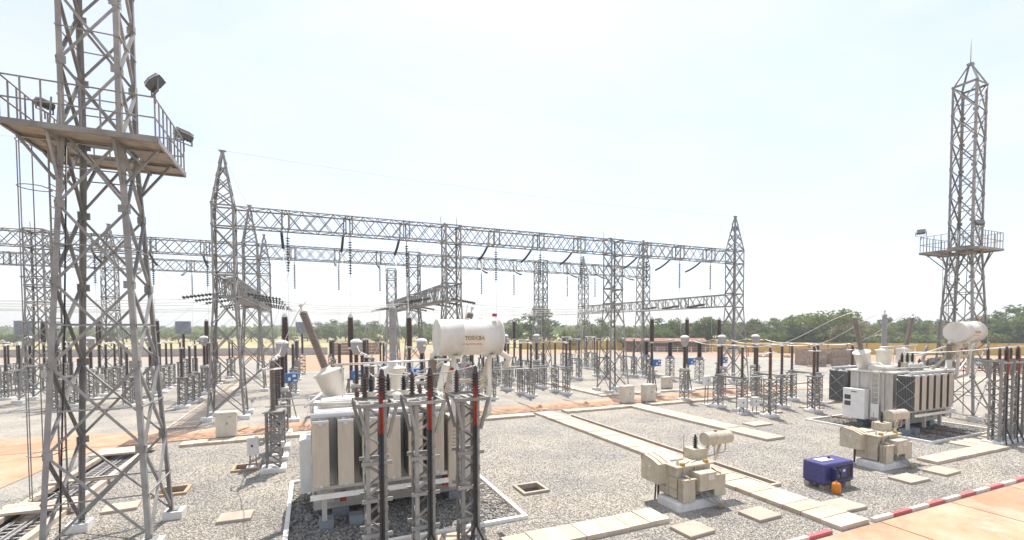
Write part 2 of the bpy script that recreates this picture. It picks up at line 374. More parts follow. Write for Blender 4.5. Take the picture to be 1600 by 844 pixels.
# ------------------------------------------------------------------ the setting: ground sheets
from mathutils.geometry import tessellate_polygon
TRENCH = (-8.85, -7.55, 9.0, 28.3)                        # open cable trench by the near mast: x0, x1, y0, y1
CHAN = (15.78, 16.14, 12.0, 27.2)                         # narrow open channel beside the slab trench
FRAMES = [(7.43, 15.39, .42, .40), (-2.62, 22.72, .42, .40), (-4.75, 20.5, .42, .40)]   # concrete pit frames
def rect(x0, x1, y0, y1): return [Vector((x0, y0, 0)), Vector((x1, y0, 0)), Vector((x1, y1, 0)), Vector((x0, y1, 0))]
HOLES = [rect(*TRENCH), rect(*CHAN)] + [rect(x - a, x + a, y - b, y + b) for x, y, a, b in FRAMES]
def sheet(name, outer, z, m, holes=True):
    loops = [[Vector((x, y, 0)) for x, y in outer]] + (HOLES if holes else [])
    tris = tessellate_polygon(loops); pts = [p for lp in loops for p in lp]
    me = bpy.data.meshes.new(name); me.from_pydata([(p.x, p.y, z) for p in pts], [], [tuple(t) for t in tris])
    bm = bmesh.new(); bm.from_mesh(me)
    for f in bm.faces:
        if f.normal.z < 0: f.normal_flip()
    bm.to_mesh(me); bm.free(); me.materials.append(MATS[m])
    o = bpy.data.objects.new(name, me); C.objects.link(o); return struct(o)
sheet('ground', [(-2500, -300), (2500, -300), (2500, 3000), (-2500, 3000)], -0.06, 'dry_ground')
sheet('laterite_ground', [(-160, -20), (170, -20), (170, 30), (128, 62), (96, 90), (60, 108), (30, 118), (-60, 135), (-160, 130)], -0.03, 'laterite')
YARD = [(-90, 2), (11, 2), (11, 8.4), (88, 8.4), (84, 35), (81, 56), (71, 88), (27, 98), (13, 88), (4, 72), (-1.5, 70), (-3, 100), (-19, 112), (-45, 122), (-110, 125)]
sheet('gravel_yard', YARD, 0.0, 'gravel')

# far roads seen edge-on
def flat(name, pts, z, m): return sheet(name, pts, z, m, holes=False)
flat('far_road', [(-160, 152), (0, 128), (30, 122), (31, 127), (0, 134), (-160, 160)], -0.02, 'asphalt')
flat('side_road', [(60, 90), (83, 57), (90, 35), (93, 36), (86, 58.5), (62.5, 92)], -0.014, 'pale_concrete')

# red-stained concrete path along the front gantry, cast in bays
path = struct(bpy.data.objects.new('orange_path', None)); C.objects.link(path)
x = -60.0
while x < 44:
    block('orange_concrete', 'path_panel', path, (x + 1.49, 31.15 + random.uniform(-.01, .01), 0.0), (2.965, 2.8, .07))
    x += 3.0
path2 = struct(bpy.data.objects.new('pale_path', None)); C.objects.link(path2)
for i in range(10):
    block('pale_concrete', 'path_panel', path2, (45.6 + i * 3, 30.9 - i * .45, 0.0), (2.97, 3.2, .06), -.15)
apron = flat('concrete_apron', [(-60, 15.0), (-11.9, 15.0), (-11.4, 20), (-10.9, 23), (-10.6, 25.5), (-10.5, 27.6), (-9.6, 29.0), (-8.6, 29.75), (-60, 29.75)], 0.02, 'orange_concrete')
flat('orange_shoulder', [(-60, 32.6), (-12, 32.6), (-8.2, 32.5), (-8.2, 33.3), (-12, 33.9), (-20, 34.8), (-60, 36)], 0.012, 'orange_concrete')

# red and white kerb with the pavement behind it
kerb = struct(bpy.data.objects.new('kerb', None)); C.objects.link(kerb)
k = 0; x = 9.78
while x < 66:
    if not (14.2 < x + .5 < 15.5):
        block('kerb_red' if k % 2 else 'kerb_white', 'kerb_stone', kerb, (x + .5, 8.54 + random.uniform(-.008, .008), .03), (.985, .125, .17))
    x += 1.0; k += 1
pav = struct(bpy.data.objects.new('pavement', None)); C.objects.link(pav)
yb = 8.44
for row in range(3):
    x = 8.0 + row * 1.3
    while x < 70:
        block('orange_concrete', 'pavement_panel', pav, (x + 1.98, yb - 1.5 - row * 3.02, -.03), (3.94, 2.98, .08 + random.uniform(-.004, .004)))
        x += 4.0

# ------------------------------------------------------------------ cable trenches under concrete slabs
def slabs(name, x0, x1, y0, y1, axis, pitch, h=.13, gap=.025, skip=(), jit=.012, m='slab'):
    t = struct(bpy.data.objects.new(name, None)); C.objects.link(t)
    L = (x1 - x0) if axis == 'X' else (y1 - y0); n = max(1, int(round(L / pitch))); st = L / n
    for i in range(n):
        if i in skip: continue
        c = (i + .5) * st; dz = random.uniform(-.012, .012); w = random.uniform(-jit, jit)
        hh = h + dz
        if axis == 'X': o = block(m, 'slab', t, (x0 + c, (y0 + y1) / 2 + w, hh / 2), (st - gap, y1 - y0, hh))
        else: o = block(m, 'slab', t, ((x0 + x1) / 2 + w, y0 + c, hh / 2), (x1 - x0, st - gap, hh))
        o.rotation_euler = (random.uniform(-.006, .006), random.uniform(-.006, .006), random.uniform(-.008, .008))
    return t
slabs('covered_trench', -6.2, 13.9, 28.05, 28.95, 'X', .62, .15)
slabs('covered_trench', 16.4, 38.4, 28.15, 29.0, 'X', .62, .15, skip=(11,))
slabs('covered_trench', 14.22, 15.58, 8.5, 29.0, 'Y', .62, .14)
slabs('covered_trench', 21.9, 23.3, 16.9, 28.1, 'Y', 2.8, .14)
slabs('slab_row', 4.8, 10.05, 11.0, 11.92, 'X', .75, .14, gap=.015)
slabs('slab_row', 24.9, 31.3, 11.0, 11.75, 'X', .8, .14, gap=.015)
slabs('covered_trench', -8.0, -6.5, 33.3, 62, 'Y', .6, .12)
slabs('covered_trench', 23.1, 24.3, 34.8, 53, 'Y', .62, .14)
slabs('covered_trench', 23.1, 46.0, 33.7, 34.5, 'X', .62, .13)
slabs('covered_trench', 36, 50.0, 32.9, 33.5, 'X', .8, .12)
slabs('covered_trench', -36, -9, 61.5, 62.6, 'X', .8, .16)
slabs('slab_row', 38.5, 41.5, 11.7, 12.9, 'X', 1.0, .06)
slabs('slab_row', 30.0, 34.5, 11.8, 13.0, 'X', 1.1, .05)
slabs('slab_row', 1.2, 4.5, 12.2, 13.0, 'X', 1.1, .05)

for i, (x, y, w, d, rz, lab) in enumerate([
    (-5.89, 19.27, .95, .75, .1, 'pale concrete slab lying flat on gravel inside the legs of the near mast'),
    (-2.27, 16.82, .95, .75, -.05, 'pale concrete slab lying alone on gravel left of the white pit border'),
    (10.24, 10.28, 1.0, .8, .06, 'square pale slab on gravel in front of the beige auxiliary transformer, leftmost of two'),
    (13.03, 10.27, 1.0, .8, .02, 'square pale slab on gravel right of the nearer auxiliary transformer'),
    (16.22, 9.67, 1.15, .85, -.04, 'thick pale slab on gravel just in front of the blue generator'),
    (21.44, 10.36, 1.25, .8, -.02, 'pale slab on gravel in front of the farther auxiliary transformer'),
    (23.8, 10.37, 1.2, .8, .03, 'pale slab on gravel between the farther auxiliary transformer and the long slab row'),
    (25.2, 20.1, 1.6, .9, 0, 'grey slab on gravel at the end of the short slab trench'),
    (29.7, 22.6, 1.2, .9, .05, 'small pale slab on gravel right of the two grey drive boxes'),
    (34.0, 22.6, 1.4, 1.0, 0, 'small pale slab on gravel beside the middle arrester of the right bay'),
    (38.5, 22.3, 1.4, 1.0, .05, 'small pale slab on gravel left of the far transformer pit'),
]):
    o = MB().box((0, 0, .05), (w, d, .1), 'pale_concrete', bev=.012).build('loose_slab'); o.location = (x, y, 0); o.rotation_euler = (0, 0, rz)
    tag(o, lab, 'slab', 'loose slabs on the gravel')

for (x, y, a, b), lab in zip(FRAMES, ['open square concrete manhole frame on gravel right of the front transformer', 'open concrete manhole frame on gravel behind the left lone slab', 'open concrete manhole frame beside the right rear foot of the near mast']):
    t = thing('manhole_frame', lab, 'manhole', (x, y, 0), 0, 'open manhole frames')
    for sx in (-1, 1): block('slab_edge' if x < 0 else 'pale_concrete', 'frame_side', t, (sx * (a + .05), 0, .0), (.12, 2 * b + .22, .18))
    for sy in (-1, 1): block('slab_edge' if x < 0 else 'pale_concrete', 'frame_side', t, (0, sy * (b + .05), .002), (2 * a - .02, .12, .18))
    m = MB()
    m.raw([(-a, -b, -.6), (a, -b, -.6), (a, b, -.6), (-a, b, -.6), (-a, -b, -.05), (a, -b, -.05), (a, b, -.05), (-a, b, -.05)], [(0, 1, 2, 3), (0, 4, 5, 1), (1, 5, 6, 2), (2, 6, 7, 3), (3, 7, 4, 0)], 'trench_dark')
    m.build('shaft', t)

# open trench with ladder trays
tr = thing('open_cable_trench', 'open concrete cable trench with steel ladder trays under the near lattice mast', 'cable trench')
x0, x1, y0, y1 = TRENCH
m = MB(); m.raw([(x0, y0, -.7), (x1, y0, -.7), (x1, y1, -.7), (x0, y1, -.7), (x0, y0, .0), (x1, y0, 0), (x1, y1, 0), (x0, y1, 0)], [(0, 1, 2, 3), (0, 4, 5, 1), (1, 5, 6, 2), (2, 6, 7, 3), (3, 7, 4, 0)], 'trench_dark'); m.build('trench_bed', tr)
for xx in (x0 - .11, x1 + .11):
    y = y0
    while y < y1 - .1:
        L = min(2.4, y1 - y); block('slab', 'trench_wall', tr, (xx, y + L / 2, -.02), (.22, L - .012, .36)); y += 2.4
for xx in (-8.5, -7.95):
    for e in (-.2, .2): piece(unit_rail('aluminium'), 'tray_rail', tr, (xx + e, y0, -.08), (xx + e, y1, -.08), .03, (0, 0, 1), .09)
    y = y0 + .3
    rung = MB()
    while y < y1: rung.box((xx, y, -.08), (.4, .05, .03), 'aluminium'); y += .3
    o = rung.build('tray_rungs', tr); o['kind'] = 'stuff'
for e in (-8.6, -8.05, -7.8): piece(unit_tube('cable_black' if e > -8.2 else 'cable_grey'), 'cable', tr, (e, y0, -.04), (e, y1, -.04), .04, (0, 0, 1))
for y, w in ((19.6, .3), (19.95, .3), (20.3, .3), (22.8, .28), (27.2, .62), (27.85, .62)):
    block('slab', 'slab', tr, (-8.2 + random.uniform(-.1, .1), y, .21), (1.95 + random.uniform(0, .3), w, .08), random.uniform(-.04, .04))
ct = thing('narrow_cable_channel', 'narrow open concrete channel beside the long slab trench', 'cable channel')
x0, x1, y0, y1 = CHAN
MB().raw([(x0, y0, -.5), (x1, y0, -.5), (x1, y1, -.5), (x0, y1, -.5), (x0, y0, 0), (x1, y0, 0), (x1, y1, 0), (x0, y1, 0)], [(0, 1, 2, 3), (0, 4, 5, 1), (1, 5, 6, 2), (2, 6, 7, 3), (3, 7, 4, 0)], 'trench_dark').build('channel_bed', ct)
for xx in (x0 - .05, x1 + .06):
    y = y0
    while y < y1 - .1:
        L = min(1.9, y1 - y); block('slab', 'channel_wall', ct, (xx, y + L / 2, .02), (.11, L - .012, .2)); y += 1.9
block('slab', 'channel_wall', ct, ((x0 + x1) / 2, y0 - .06, .02), (x1 - x0 + .2, .11, .2))

# transformer pits: coarse stone inside a white painted border
PITS = [(2.69, 16.39), (32.67, 16.45)]
for i, (cx, cy) in enumerate(PITS):
    p = flat('stone_pit', [(cx - 3.38, cy - 3.24), (cx + 3.38, cy - 3.24), (cx + 3.38, cy + 3.24), (cx - 3.38, cy + 3.24)], .012, 'pit_gravel')
    t = thing('pit_border', ['white painted concrete border around the stone pit of the front transformer', 'white painted concrete border around the stone pit of the far right transformer'][i], 'border', (cx, cy, 0), 0, 'transformer pit borders')
    for sx in (-1, 1): block('white_paint', 'border_beam', t, (sx * 3.435, 0, .04), (.13, 6.71, .14))
    for sy in (-1, 1): block('white_paint', 'border_beam', t, (0, sy * 3.29, .042), (6.74, .13, .14))
    for sx in (.55, 1.9): piece(unit_rail('rust_steel'), 'rail', t, (sx - 1.4, -3.2, .05), (sx - 1.4, 3.2, .05), .09, (0, 0, 1), .1)

# ------------------------------------------------------------------ loose stones on the near gravel
KEEP = [(14.2, 15.6, 8.5, 29), (15.6, 16.3, 11.8, 27.4), (21.9, 23.3, 16.9, 28.2), (4.8, 10.1, 10.95, 12), (24.8, 31.4, 10.9, 11.8), (-9.15, -7.25, 9, 28.6), (-6.2, 38.4, 28, 29.1), (10.6, 13.3, 11.2, 13.2), (21.4, 23.6, 11.2, 13.1), (1.2, 4.5, 12.1, 13.1), (30, 34.5, 11.7, 13.1), (-60, -9.6, 21.9, 40), (-6, 60, 29.6, 32.7)] + [(x - a - .15, x + a + .15, y - b - .15, y + b + .15) for x, y, a, b in FRAMES]
def stones(name, label, n, box_, smin, smax, m, falloff=True, keep=KEEP, z0=0.0):
    x = rng.uniform(box_[0], box_[1], n * 6); y = rng.uniform(box_[2], box_[3], n * 6)
    d = x * math.sin(R(23.443)) + y * math.cos(R(23.443)); l = x * math.cos(R(23.443)) - y * math.sin(R(23.443))
    ok = (d > 10.5) & (np.abs(l / d) < 1.14)
    if falloff: ok &= rng.uniform(0, 1, n * 6) < np.clip((13.5 / d) ** 2.2, 0, 1)
    for k in keep: ok &= ~((x > k[0]) & (x < k[1]) & (y > k[2]) & (y < k[3]))
    if keep is KEEP:
        for cx, cy in PITS: ok &= ~((np.abs(x - cx) < 3.52) & (np.abs(y - cy) < 3.37))
    x, y = x[ok][:n], y[ok][:n]; n = len(x)
    base = np.array([(1, 0, 0), (0, 1, 0), (-1, 0, 0), (0, -1, 0), (0, 0, .75), (0, 0, -.75)], float)
    s = rng.uniform(smin, smax, (n, 1, 1)) * rng.uniform(.6, 1.25, (n, 6, 1)) * rng.uniform(.7, 1.2, (n, 1, 3))
    v = base[None] * s; a = rng.uniform(0, 6.28, n); b = rng.uniform(-.7, .7, n)
    ca, sa, cb, sb = np.cos(a)[:, None], np.sin(a)[:, None], np.cos(b)[:, None], np.sin(b)[:, None]
    yy = v[:, :, 1] * cb - v[:, :, 2] * sb; zz = v[:, :, 1] * sb + v[:, :, 2] * cb; xx = v[:, :, 0]
    P = np.stack([xx * ca - yy * sa + x[:, None], xx * sa + yy * ca + y[:, None], zz + z0 + (smin * .35)], 2).reshape(-1, 3)
    f = np.array([(0, 1, 4), (1, 2, 4), (2, 3, 4), (3, 0, 4), (1, 0, 5), (2, 1, 5), (3, 2, 5), (0, 3, 5)])
    F = (f[None] + (np.arange(n) * 6)[:, None, None]).reshape(-1)
    me = bpy.data.meshes.new(name); me.vertices.add(len(P)); me.vertices.foreach_set('co', P.ravel())
    me.loops.add(len(F)); me.loops.foreach_set('vertex_index', F.astype(np.int32)); me.polygons.add(len(F) // 3)
    me.polygons.foreach_set('loop_start', np.arange(0, len(F), 3, dtype=np.int32)); me.update(calc_edges=True); me.validate()
    me.materials.append(MATS[m]); o = bpy.data.objects.new(name, me); C.objects.link(o)
    o['kind'] = 'stuff'; o['label'] = label; o['category'] = 'gravel'; return o
stones('loose_gravel', 'light grey crushed stone strewn over the whole switchyard', 120000, (-16, 42, 8.7, 30), .013, .027, 'stone')
stones('pit_stones', 'coarse grey stones filling the pit under the front transformer', 9000, (-.7, 6.05, 13.15, 19.65), .045, .085, 'pit_gravel', False, keep=[])
stones('pit_stones', 'coarse grey stones filling the pit under the far right transformer', 5000, (29.3, 36.0, 13.2, 19.7), .045, .08, 'pit_gravel', False, keep=[])
# ------------------------------------------------------------------ lattice masts with floodlight platforms
def make_mast(name, label, loc):
    t = thing(name, label, 'mast', loc, 0, 'lattice lighting masts')
    def half(z): return 1.176 + (0.656 - 1.176) * min(z, 11.2) / 11.2
    lv = [.3, 2.75, 5.05, 7.2, 9.25, 11.2, 12.97, 14.74, 16.5, 18.28, 20.05, 21.83]
    lattice_post(t, half, lv, 'mast_steel', .125, .07, True, horiz=.036, caps=(11.2, 21.83))
    for sx in (-1, 1):
        for sy in (-1, 1):
            piece(unit_angle('mast_steel'), 'peak_bar', t, (sx * .656, sy * .656, 21.83), (sx * .1, sy * .1, 23.2), .09, (sx, sy, 0))
            f = block('white_pad', 'footing', t, (sx * 1.176, sy * 1.176, .12), (.52, .52, .26), random.uniform(-.05, .05))
            block('mast_steel', 'base_plate', t, (sx * 1.15, sy * 1.15, .27), (.3, .3, .035))
    for z in lv[1:-1]:
        for sx in (-1, 1):
            for sy in (-1, 1):
                h_ = half(z)
                block('mast_steel', 'gusset', t, (sx * (h_ - .1), sy * (h_ + .014), z), (.2, .012, .2)); block('mast_steel', 'gusset', t, (sx * (h_ + .014), sy * (h_ - .1), z), (.012, .2, .2))
    MB().box((0, 0, 23.25), (.3, .3, .12), 'mast_steel').build('peak_cap', t)
    MB().tube([(0, 0, 23.3), (0, 0, 24.9)], [.03, .012], 'mast_steel', 6).build('lightning_rod', t)
    # platform
    cx, cy, hw, z = .02, .25, 1.56, 11.05
    deck = block('deck_plate', 'deck', t, (cx, cy - 1.1, z), (2 * hw, .92, .06))
    block('deck_plate', 'deck', t, (cx, cy + 1.1, z), (2 * hw, .92, .06))
    block('deck_plate', 'deck', t, (cx - 1.13, cy, z + .003), (.86, 1.28, .06)); block('deck_plate', 'deck', t, (cx + 1.13, cy, z + .003), (.86, 1.28, .06))
    for s in (-1, 1):
        piece(unit_rail('mast_steel'), 'edge_beam', t, (cx - hw, cy + s * hw, z - .03), (cx + hw, cy + s * hw, z - .03), .06, (0, 0, 1), .14)
        piece(unit_rail('mast_steel'), 'edge_beam', t, (cx + s * hw, cy - hw + .04, z - .03), (cx + s * hw, cy + hw - .04, z - .03), .06, (0, 0, 1), .14)
        for q in (-.66, .66):
            piece(unit_angle('mast_steel'), 'joist', t, (cx + q, cy - hw, z - .1), (cx + q, cy + hw, z - .1), .08, (1, 0, 0)) if s > 0 else piece(unit_angle('mast_steel'), 'joist', t, (cx - hw, cy + q, z - .12), (cx + hw, cy + q, z - .12), .08, (0, 1, 0))
            piece(unit_angle('mast_steel'), 'strut', t, (q, s * .72, z - 1.15), (q, cy + s * (hw - .1), z - .12), .065, (1, 0, 0))
            piece(unit_angle('mast_steel'), 'strut', t, (s * .72, q, z - 1.15), (cx + s * (hw - .1), q, z - .12), .075, (0, 1, 0))
    for k in range(4):
        a = [(-1, -1, 1, 0), (1, -1, 0, 1), (1, 1, -1, 0), (-1, 1, 0, -1)][k]
        px, py = cx + a[0] * (hw - .03), cy + a[1] * (hw - .03); L = 2 * (hw - .03)
        for i in range(8):
            f = i * L / 8
            piece(unit_tube('mast_steel'), 'railing_post', t, (px + a[2] * f, py + a[3] * f, z + .03), (px + a[2] * f, py + a[3] * f, z + 1.08), .042, (1, 0, 0))
        for zz in (.55, 1.08):
            piece(unit_tube('mast_steel'), 'handrail', t, (px, py, z + zz), (px + a[2] * L, py + a[3] * L, z + zz), .042, (0, 0, 1))
    # caged ladder on the left side
    lx, ly = -1.1, .12
    for s in (-.2, .2):
        MB().tube([(lx, ly + s, 1.0), (lx, ly + s, 10.9), (lx + .1, ly + s, 12.2)], .022, 'mast_steel', 6).build('ladder_rail', t)
    r = MB(); z = 1.2
    while z < 11: r.tube([(lx, ly - .2, z), (lx, ly + .2, z)], .012, 'mast_steel', 5); z += .3
    o = r.build('ladder_rungs', t); o['kind'] = 'stuff'
    z = 1.4
    while z < 11:
        MB().tube([(lx - .02, ly - .2, z)] + [(lx - .36 - .36 * math.cos(u), ly - .36 * math.sin(u), z) for u in [R(130 - 26 * k) for k in range(11)]][::-1] + [(lx - .02, ly + .2, z)], .014, 'mast_steel', 5).build('cage_hoop', t); z += 1.2
    for u in (-60, 0, 60):
        piece(unit_tube('mast_steel'), 'cage_strip', t, (lx - .36 - .36 * math.cos(R(u)), ly + .36 * math.sin(R(u)), 1.4), (lx - .36 - .36 * math.cos(R(u)), ly + .36 * math.sin(R(u)), 11), .028, (1, 0, 0))
    MB().tube([(-.98, -.55, .3), (-.78, -.4, 6), (-.6, -.4, 11.0)], .02, 'cable_black', 6).build('riser_cable', t)
    return t
mast1 = make_mast('lattice_mast', 'tall grey lattice mast with railed platform standing closest, cut off by the top edge', (-5.24, 16.53, 0))
mast2 = dup(mast1, (40.14, 16.58, 0), 'tall lattice mast with lightning rod and railed platform behind the far right transformer')

def make_flood(label, loc, yaw, pitch):
    t = thing('floodlight', label, 'floodlight', loc, yaw, 'floodlights on mast platforms')
    rot = Euler((pitch, 0, 0))
    b = MB(); b.box((0, 0, .3), (.46, .15, .32), 'lamp_body', rot, bev=.012); b.build('housing', t)
    M = rot.to_matrix()
    g = MB(); c = M @ Vector((0, -.1, 0)) + Vector((0, 0, .3)); g.box(c, (.42, .03, .28), 'lamp_glass', rot); g.build('glass', t)
    gr = MB()
    for k in range(4): gr.box(M @ Vector((0, -.125, -.105 + .07 * k)) + Vector((0, 0, .3)), (.44, .025, .012), 'lamp_body', rot)
    gr.build('louvre', t)
    fin = MB()
    for k in range(5): fin.box(M @ Vector((-.2 + .1 * k, .11, 0)) + Vector((0, 0, .3)), (.02, .07, .3), 'lamp_body', rot)
    fin.build('cooling_fins', t)
    k = MB(); k.bar((-.28, 0, .3), (-.28, 0, .02), .02, .05, 'mast_steel'); k.bar((.28, 0, .3), (.28, 0, .02), .02, .05, 'mast_steel'); k.bar((-.28, 0, .02), (.28, 0, .02), .05, .02, 'mast_steel'); k.tube([(0, 0, .02), (0, 0, -.25)], .025, 'mast_steel', 6); k.build('bracket', t)
    return t
pz = 12.22
make_flood('floodlight on the nearest railing corner of the near mast platform', (-5.24 + 1.56, 16.53 - 1.28, pz), R(-62), R(-42))
make_flood('floodlight on the far right railing corner of the near mast platform', (-5.24 + 1.56, 16.53 + 1.78, pz - .2), R(50), R(-55))
make_flood('floodlight inside the left railing of the near mast platform', (-5.24 - 1.25, 16.53 + .2, pz - .35), R(60), R(-80)).scale = (.75, .75, .75)
make_flood('floodlight on the left railing corner of the distant mast platform', (40.14 - 1.5, 16.58 + 1.75, pz), R(-70), R(-40))
make_flood('floodlight on the middle railing corner of the distant mast platform', (40.14 - 1.3, 16.58 - 1.2, pz + .05), R(-30), R(-30))

# ------------------------------------------------------------------ gantries
YA, YB, YC = 36.35, 51.24, 66.4
X0, BAY, PH = 2.653, 15.6, 4.13
CX = {0: -20.67, 1: -5.17, 2: 10.47, 3: 26.11, 4: 41.75, -1: -36.2}
def gantry_column(label, x, y, peak, single):
    t = thing('gantry_column', label, 'gantry column', (x, y, 0), 0, 'lattice gantry columns')
    def half(z): return 1.1 + (.66 - 1.1) * min(z, 8.2) / 8.2 if z < 14.2 else .66 + (.07 - .66) * (z - 14.2) / 3.6
    lv = [.28, 2.3, 4.35, 6.3, 8.2, 9.6, 11.2, 12.8, 14.18] + ([15.1, 16.0, 16.9, 17.78] if peak else [])
    lattice_post(t, half, lv, 'steel', .12, .075, single, caps=(8.2, 9.6, 12.8, 14.18))
    if peak: MB().box((0, 0, 17.82), (.42, .2, .07), 'steel').build('peak_cap', t)
    else:
        for sx in (-1, 1): piece(unit_tube('steel'), 'stub', t, (sx * .64, .64, 14.1), (sx * .68, .66, 15.0), .05, (1, 0, 0))
    for sx in (-1, 1):
        for sy in (-1, 1): block('white_pad', 'footing', t, (sx * 1.08, sy * 1.08, .13), (.62, .62, .3))
    return t
def gantry_beam(label, axis, a, b, fixed, z0, z1, hw, single, phases=(), m='beam_steel', group='lattice gantry beams', plate=False):
    """square lattice beam from a to b along an axis at the fixed other coordinate"""
    t = thing('gantry_beam', label, 'gantry beam', ((a, fixed, 0) if axis == 'X' else (fixed, a, 0)), 0, group)
    L = b - a
    def P(u, w, z): return (u, w, z) if axis == 'X' else (w, u, z)
    for w in (-hw, hw):
        for z in (z0, z1):
            c = MB(); c.angle(P(0, w, z), P(L, w, z), .085, m, P(0, -w / hw, 0), (0, 0, 1 if z == z0 else -1)); c.build('chord', t)
    n = max(2, int(round(L / 1.05))); st = L / n; lat = Lat(t, m, single)
    for i in range(n):
        u0, u1 = i * st, (i + 1) * st
        for w in (-hw, hw):
            nn = P(0, 1 if w > 0 else -1, 0)
            lat.add(P(u0, w, z0), P(u1, w, z1), .055, nn); lat.add(P(u0, w * .97, z1), P(u1, w * .97, z0), .055, nn)
        s = 1 if i % 2 else -1
        lat.add(P(u0, s * hw, z1), P(u1, -s * hw, z1), .045, (0, 0, 1)); lat.add(P(u0, s * hw, z0), P(u1, -s * hw, z0), .045, (0, 0, -1))
        if i: lat.add(P(u0, -hw, z1 - .01), P(u0, hw, z1 - .01), .04, (0, 0, 1))
    for ph in phases:
        for e in (-.22, .22):
            for w in (-hw, hw): lat.add(P(ph - a + e, w, z0), P(ph - a + e, w, z1), .085, P(0, 1 if w > 0 else -1, 0))
            lat.add(P(ph - a + e, -hw, z0 - .02), P(ph - a + e, hw, z0 - .02), .08, (0, 0, -1)); lat.add(P(ph - a + e, -hw, z1 + .01), P(ph - a + e, hw, z1 + .01), .07, (0, 0, 1))
    lat.done()
    if plate:
        d = MB(); d.box(P(L / 2, 0, z0 - .02), (L if axis == 'X' else hw * 1.5, hw * 1.5 if axis == 'X' else L, .03), m); d.build('walk_plate', t)
    return t
ORD = {1: 'leftmost', 2: 'second', 3: 'third', 4: 'rightmost'}
lab = {1: 'leftmost column of the front gantry, with a pointed peak, beside the slab path', 2: 'flat-topped second column of the front gantry, rising behind the tank marked in black letters', 3: 'flat-topped third column of the front gantry, two steel kiosks at its foot', 4: 'rightmost column of the front gantry, with a pointed peak'}
for k in (1, 2, 3, 4): gantry_column(lab[k], CX[k], YA, k in (1, 4), True)
labB = {-1: 'far left column of the second gantry beyond the near mast', 0: 'flat-topped column of the second gantry seen through the near mast', 1: 'peaked column of the second gantry just behind the leftmost front column', 2: 'flat-topped column of the second gantry left of the marked tank', 3: 'flat-topped column of the second gantry in front of the big tree', 4: 'rightmost peaked column of the second gantry'}
for k in (0, 1, 2, 3, 4): gantry_column(labB[k], CX[k], YB, k in (1, 4), False)
labC = {0: 'peaked column of the rear gantry seen through the near mast', 1: 'peaked column of the rear gantry behind the leftmost front columns', 2: 'flat-topped lone column of the rear row, farthest of the three left of the marked tank', 4: 'peaked rear column right of the big tree'}
for k in (0, 1, 2, 4): gantry_column(labC[k], CX[k], YC, k != 2, False)
BZ0, BZ1, HW = 12.82, 14.16, .585
phx = lambda bay: [X0 + (bay - 1) * 15.64 + i * PH for i in (-1, 0, 1)]
for b in (1, 2, 3):
    gantry_beam('lattice beam of the front gantry, %s span' % {1: 'left', 2: 'middle', 3: 'right'}[b], 'X', CX[b] + .68, CX[b + 1] - .68, YA, BZ0, BZ1, HW, True, phx(b))
for b in (0, 1, 2, 3):
    gantry_beam('lattice beam of the second gantry, %s' % {0: 'span behind the near mast', 1: 'span left of the marked tank', 2: 'middle span', 3: 'right span'}[b], 'X', CX[b] + .68, CX[b + 1] - .68, YB, BZ0, BZ1, HW, False, phx(b))
gantry_beam('lattice beam of the second gantry running out of the left edge', 'X', CX[-1], CX[0] - .68, YB, BZ0, BZ1, HW, False, [CX[-1] + 3.5, CX[-1] + 7.6, CX[-1] + 11.7])
gantry_beam('lattice beam of the rear gantry, span behind the near mast', 'X', CX[0] + .68, CX[1] - .68, YC, BZ0, BZ1, HW, False, phx(0))
gantry_beam('lattice beam of the rear gantry running out of the left edge', 'X', CX[-1] - 14, CX[0] - .68, YC, BZ0, BZ1, HW, False, [-33, -29, -25])
LZ0, LZ1 = 8.25, 9.6
for k in (1, 2, 4):
    w = {1: 'leftmost', 2: 'second', 4: 'rightmost'}[k]
    gantry_beam('low lattice beam running back from the %s front column to the second gantry' % w, 'Y', YA + .68, YB - .68, CX[k], LZ0, LZ1, HW, False, [YA + 3.4, YA + 7.4, YA + 11.4], plate=True)
    gantry_beam('low lattice beam between second and rear columns, in line with the %s front column' % w, 'Y', YB + .68, YC - .68, CX[k], LZ0, LZ1, HW, False, [YB + 3.5, YB + 7.5, YB + 11.5])

# ------------------------------------------------------------------ insulator strings and conductors
def disc_profile(n, L, r=.13):
    p = [(.022, 0)]; st = L / n
    for i in range(n):
        b = i * st
        p += [(.026, b + st * .2), (.05, b + st * .35), (r, b + st * .55), (r * .95, b + st * .68), (.03, b + st * .75)]
    return p + [(.022, L)]
_sm = MB(); _sm.lathe(disc_profile(13, 2.45, .14), (0, 0, 0), (0, 0, -1), 'black_porcelain', 8); SUSP = _sm.mesh('string')
_st = MB(); _st.lathe(disc_profile(10, 2.3, .135), (0, 0, 0), (0, 0, -1), 'black_porcelain', 8); STRAIN = _st.mesh('string')
_fit = MB(); _fit.tube([(0, 0, .35), (0, 0, 0)], .03, 'steel', 5); FITT = _fit.mesh('fitting')
def string(label, top, direction, L, group, mesh=None):
    d = Vector(direction).normalized()
    t = bpy.data.objects.new('insulator_string', mesh or STRAIN); C.objects.link(t)
    t.location = top; t.rotation_mode = 'QUATERNION'; t.rotation_quaternion = (-d).to_track_quat('Z', 'X')
    tag(t, label, 'insulator', group)
    f = bpy.data.objects.new('fitting', FITT); C.objects.link(f); f.parent = t
    return Vector(top) + d * L
_pp = [(0, 0, 0)] + [(0, 2.25 * f, -(1.35 * f - .5 * f * f)) for f in [k / 36 for k in range(1, 37)]]
_ar = MB(); _ar.tube(_pp, [.03] + [.062 if k % 2 else .105 for k in range(36)], 'black_porcelain', 8); ARC = _ar.mesh('strain_insulator')
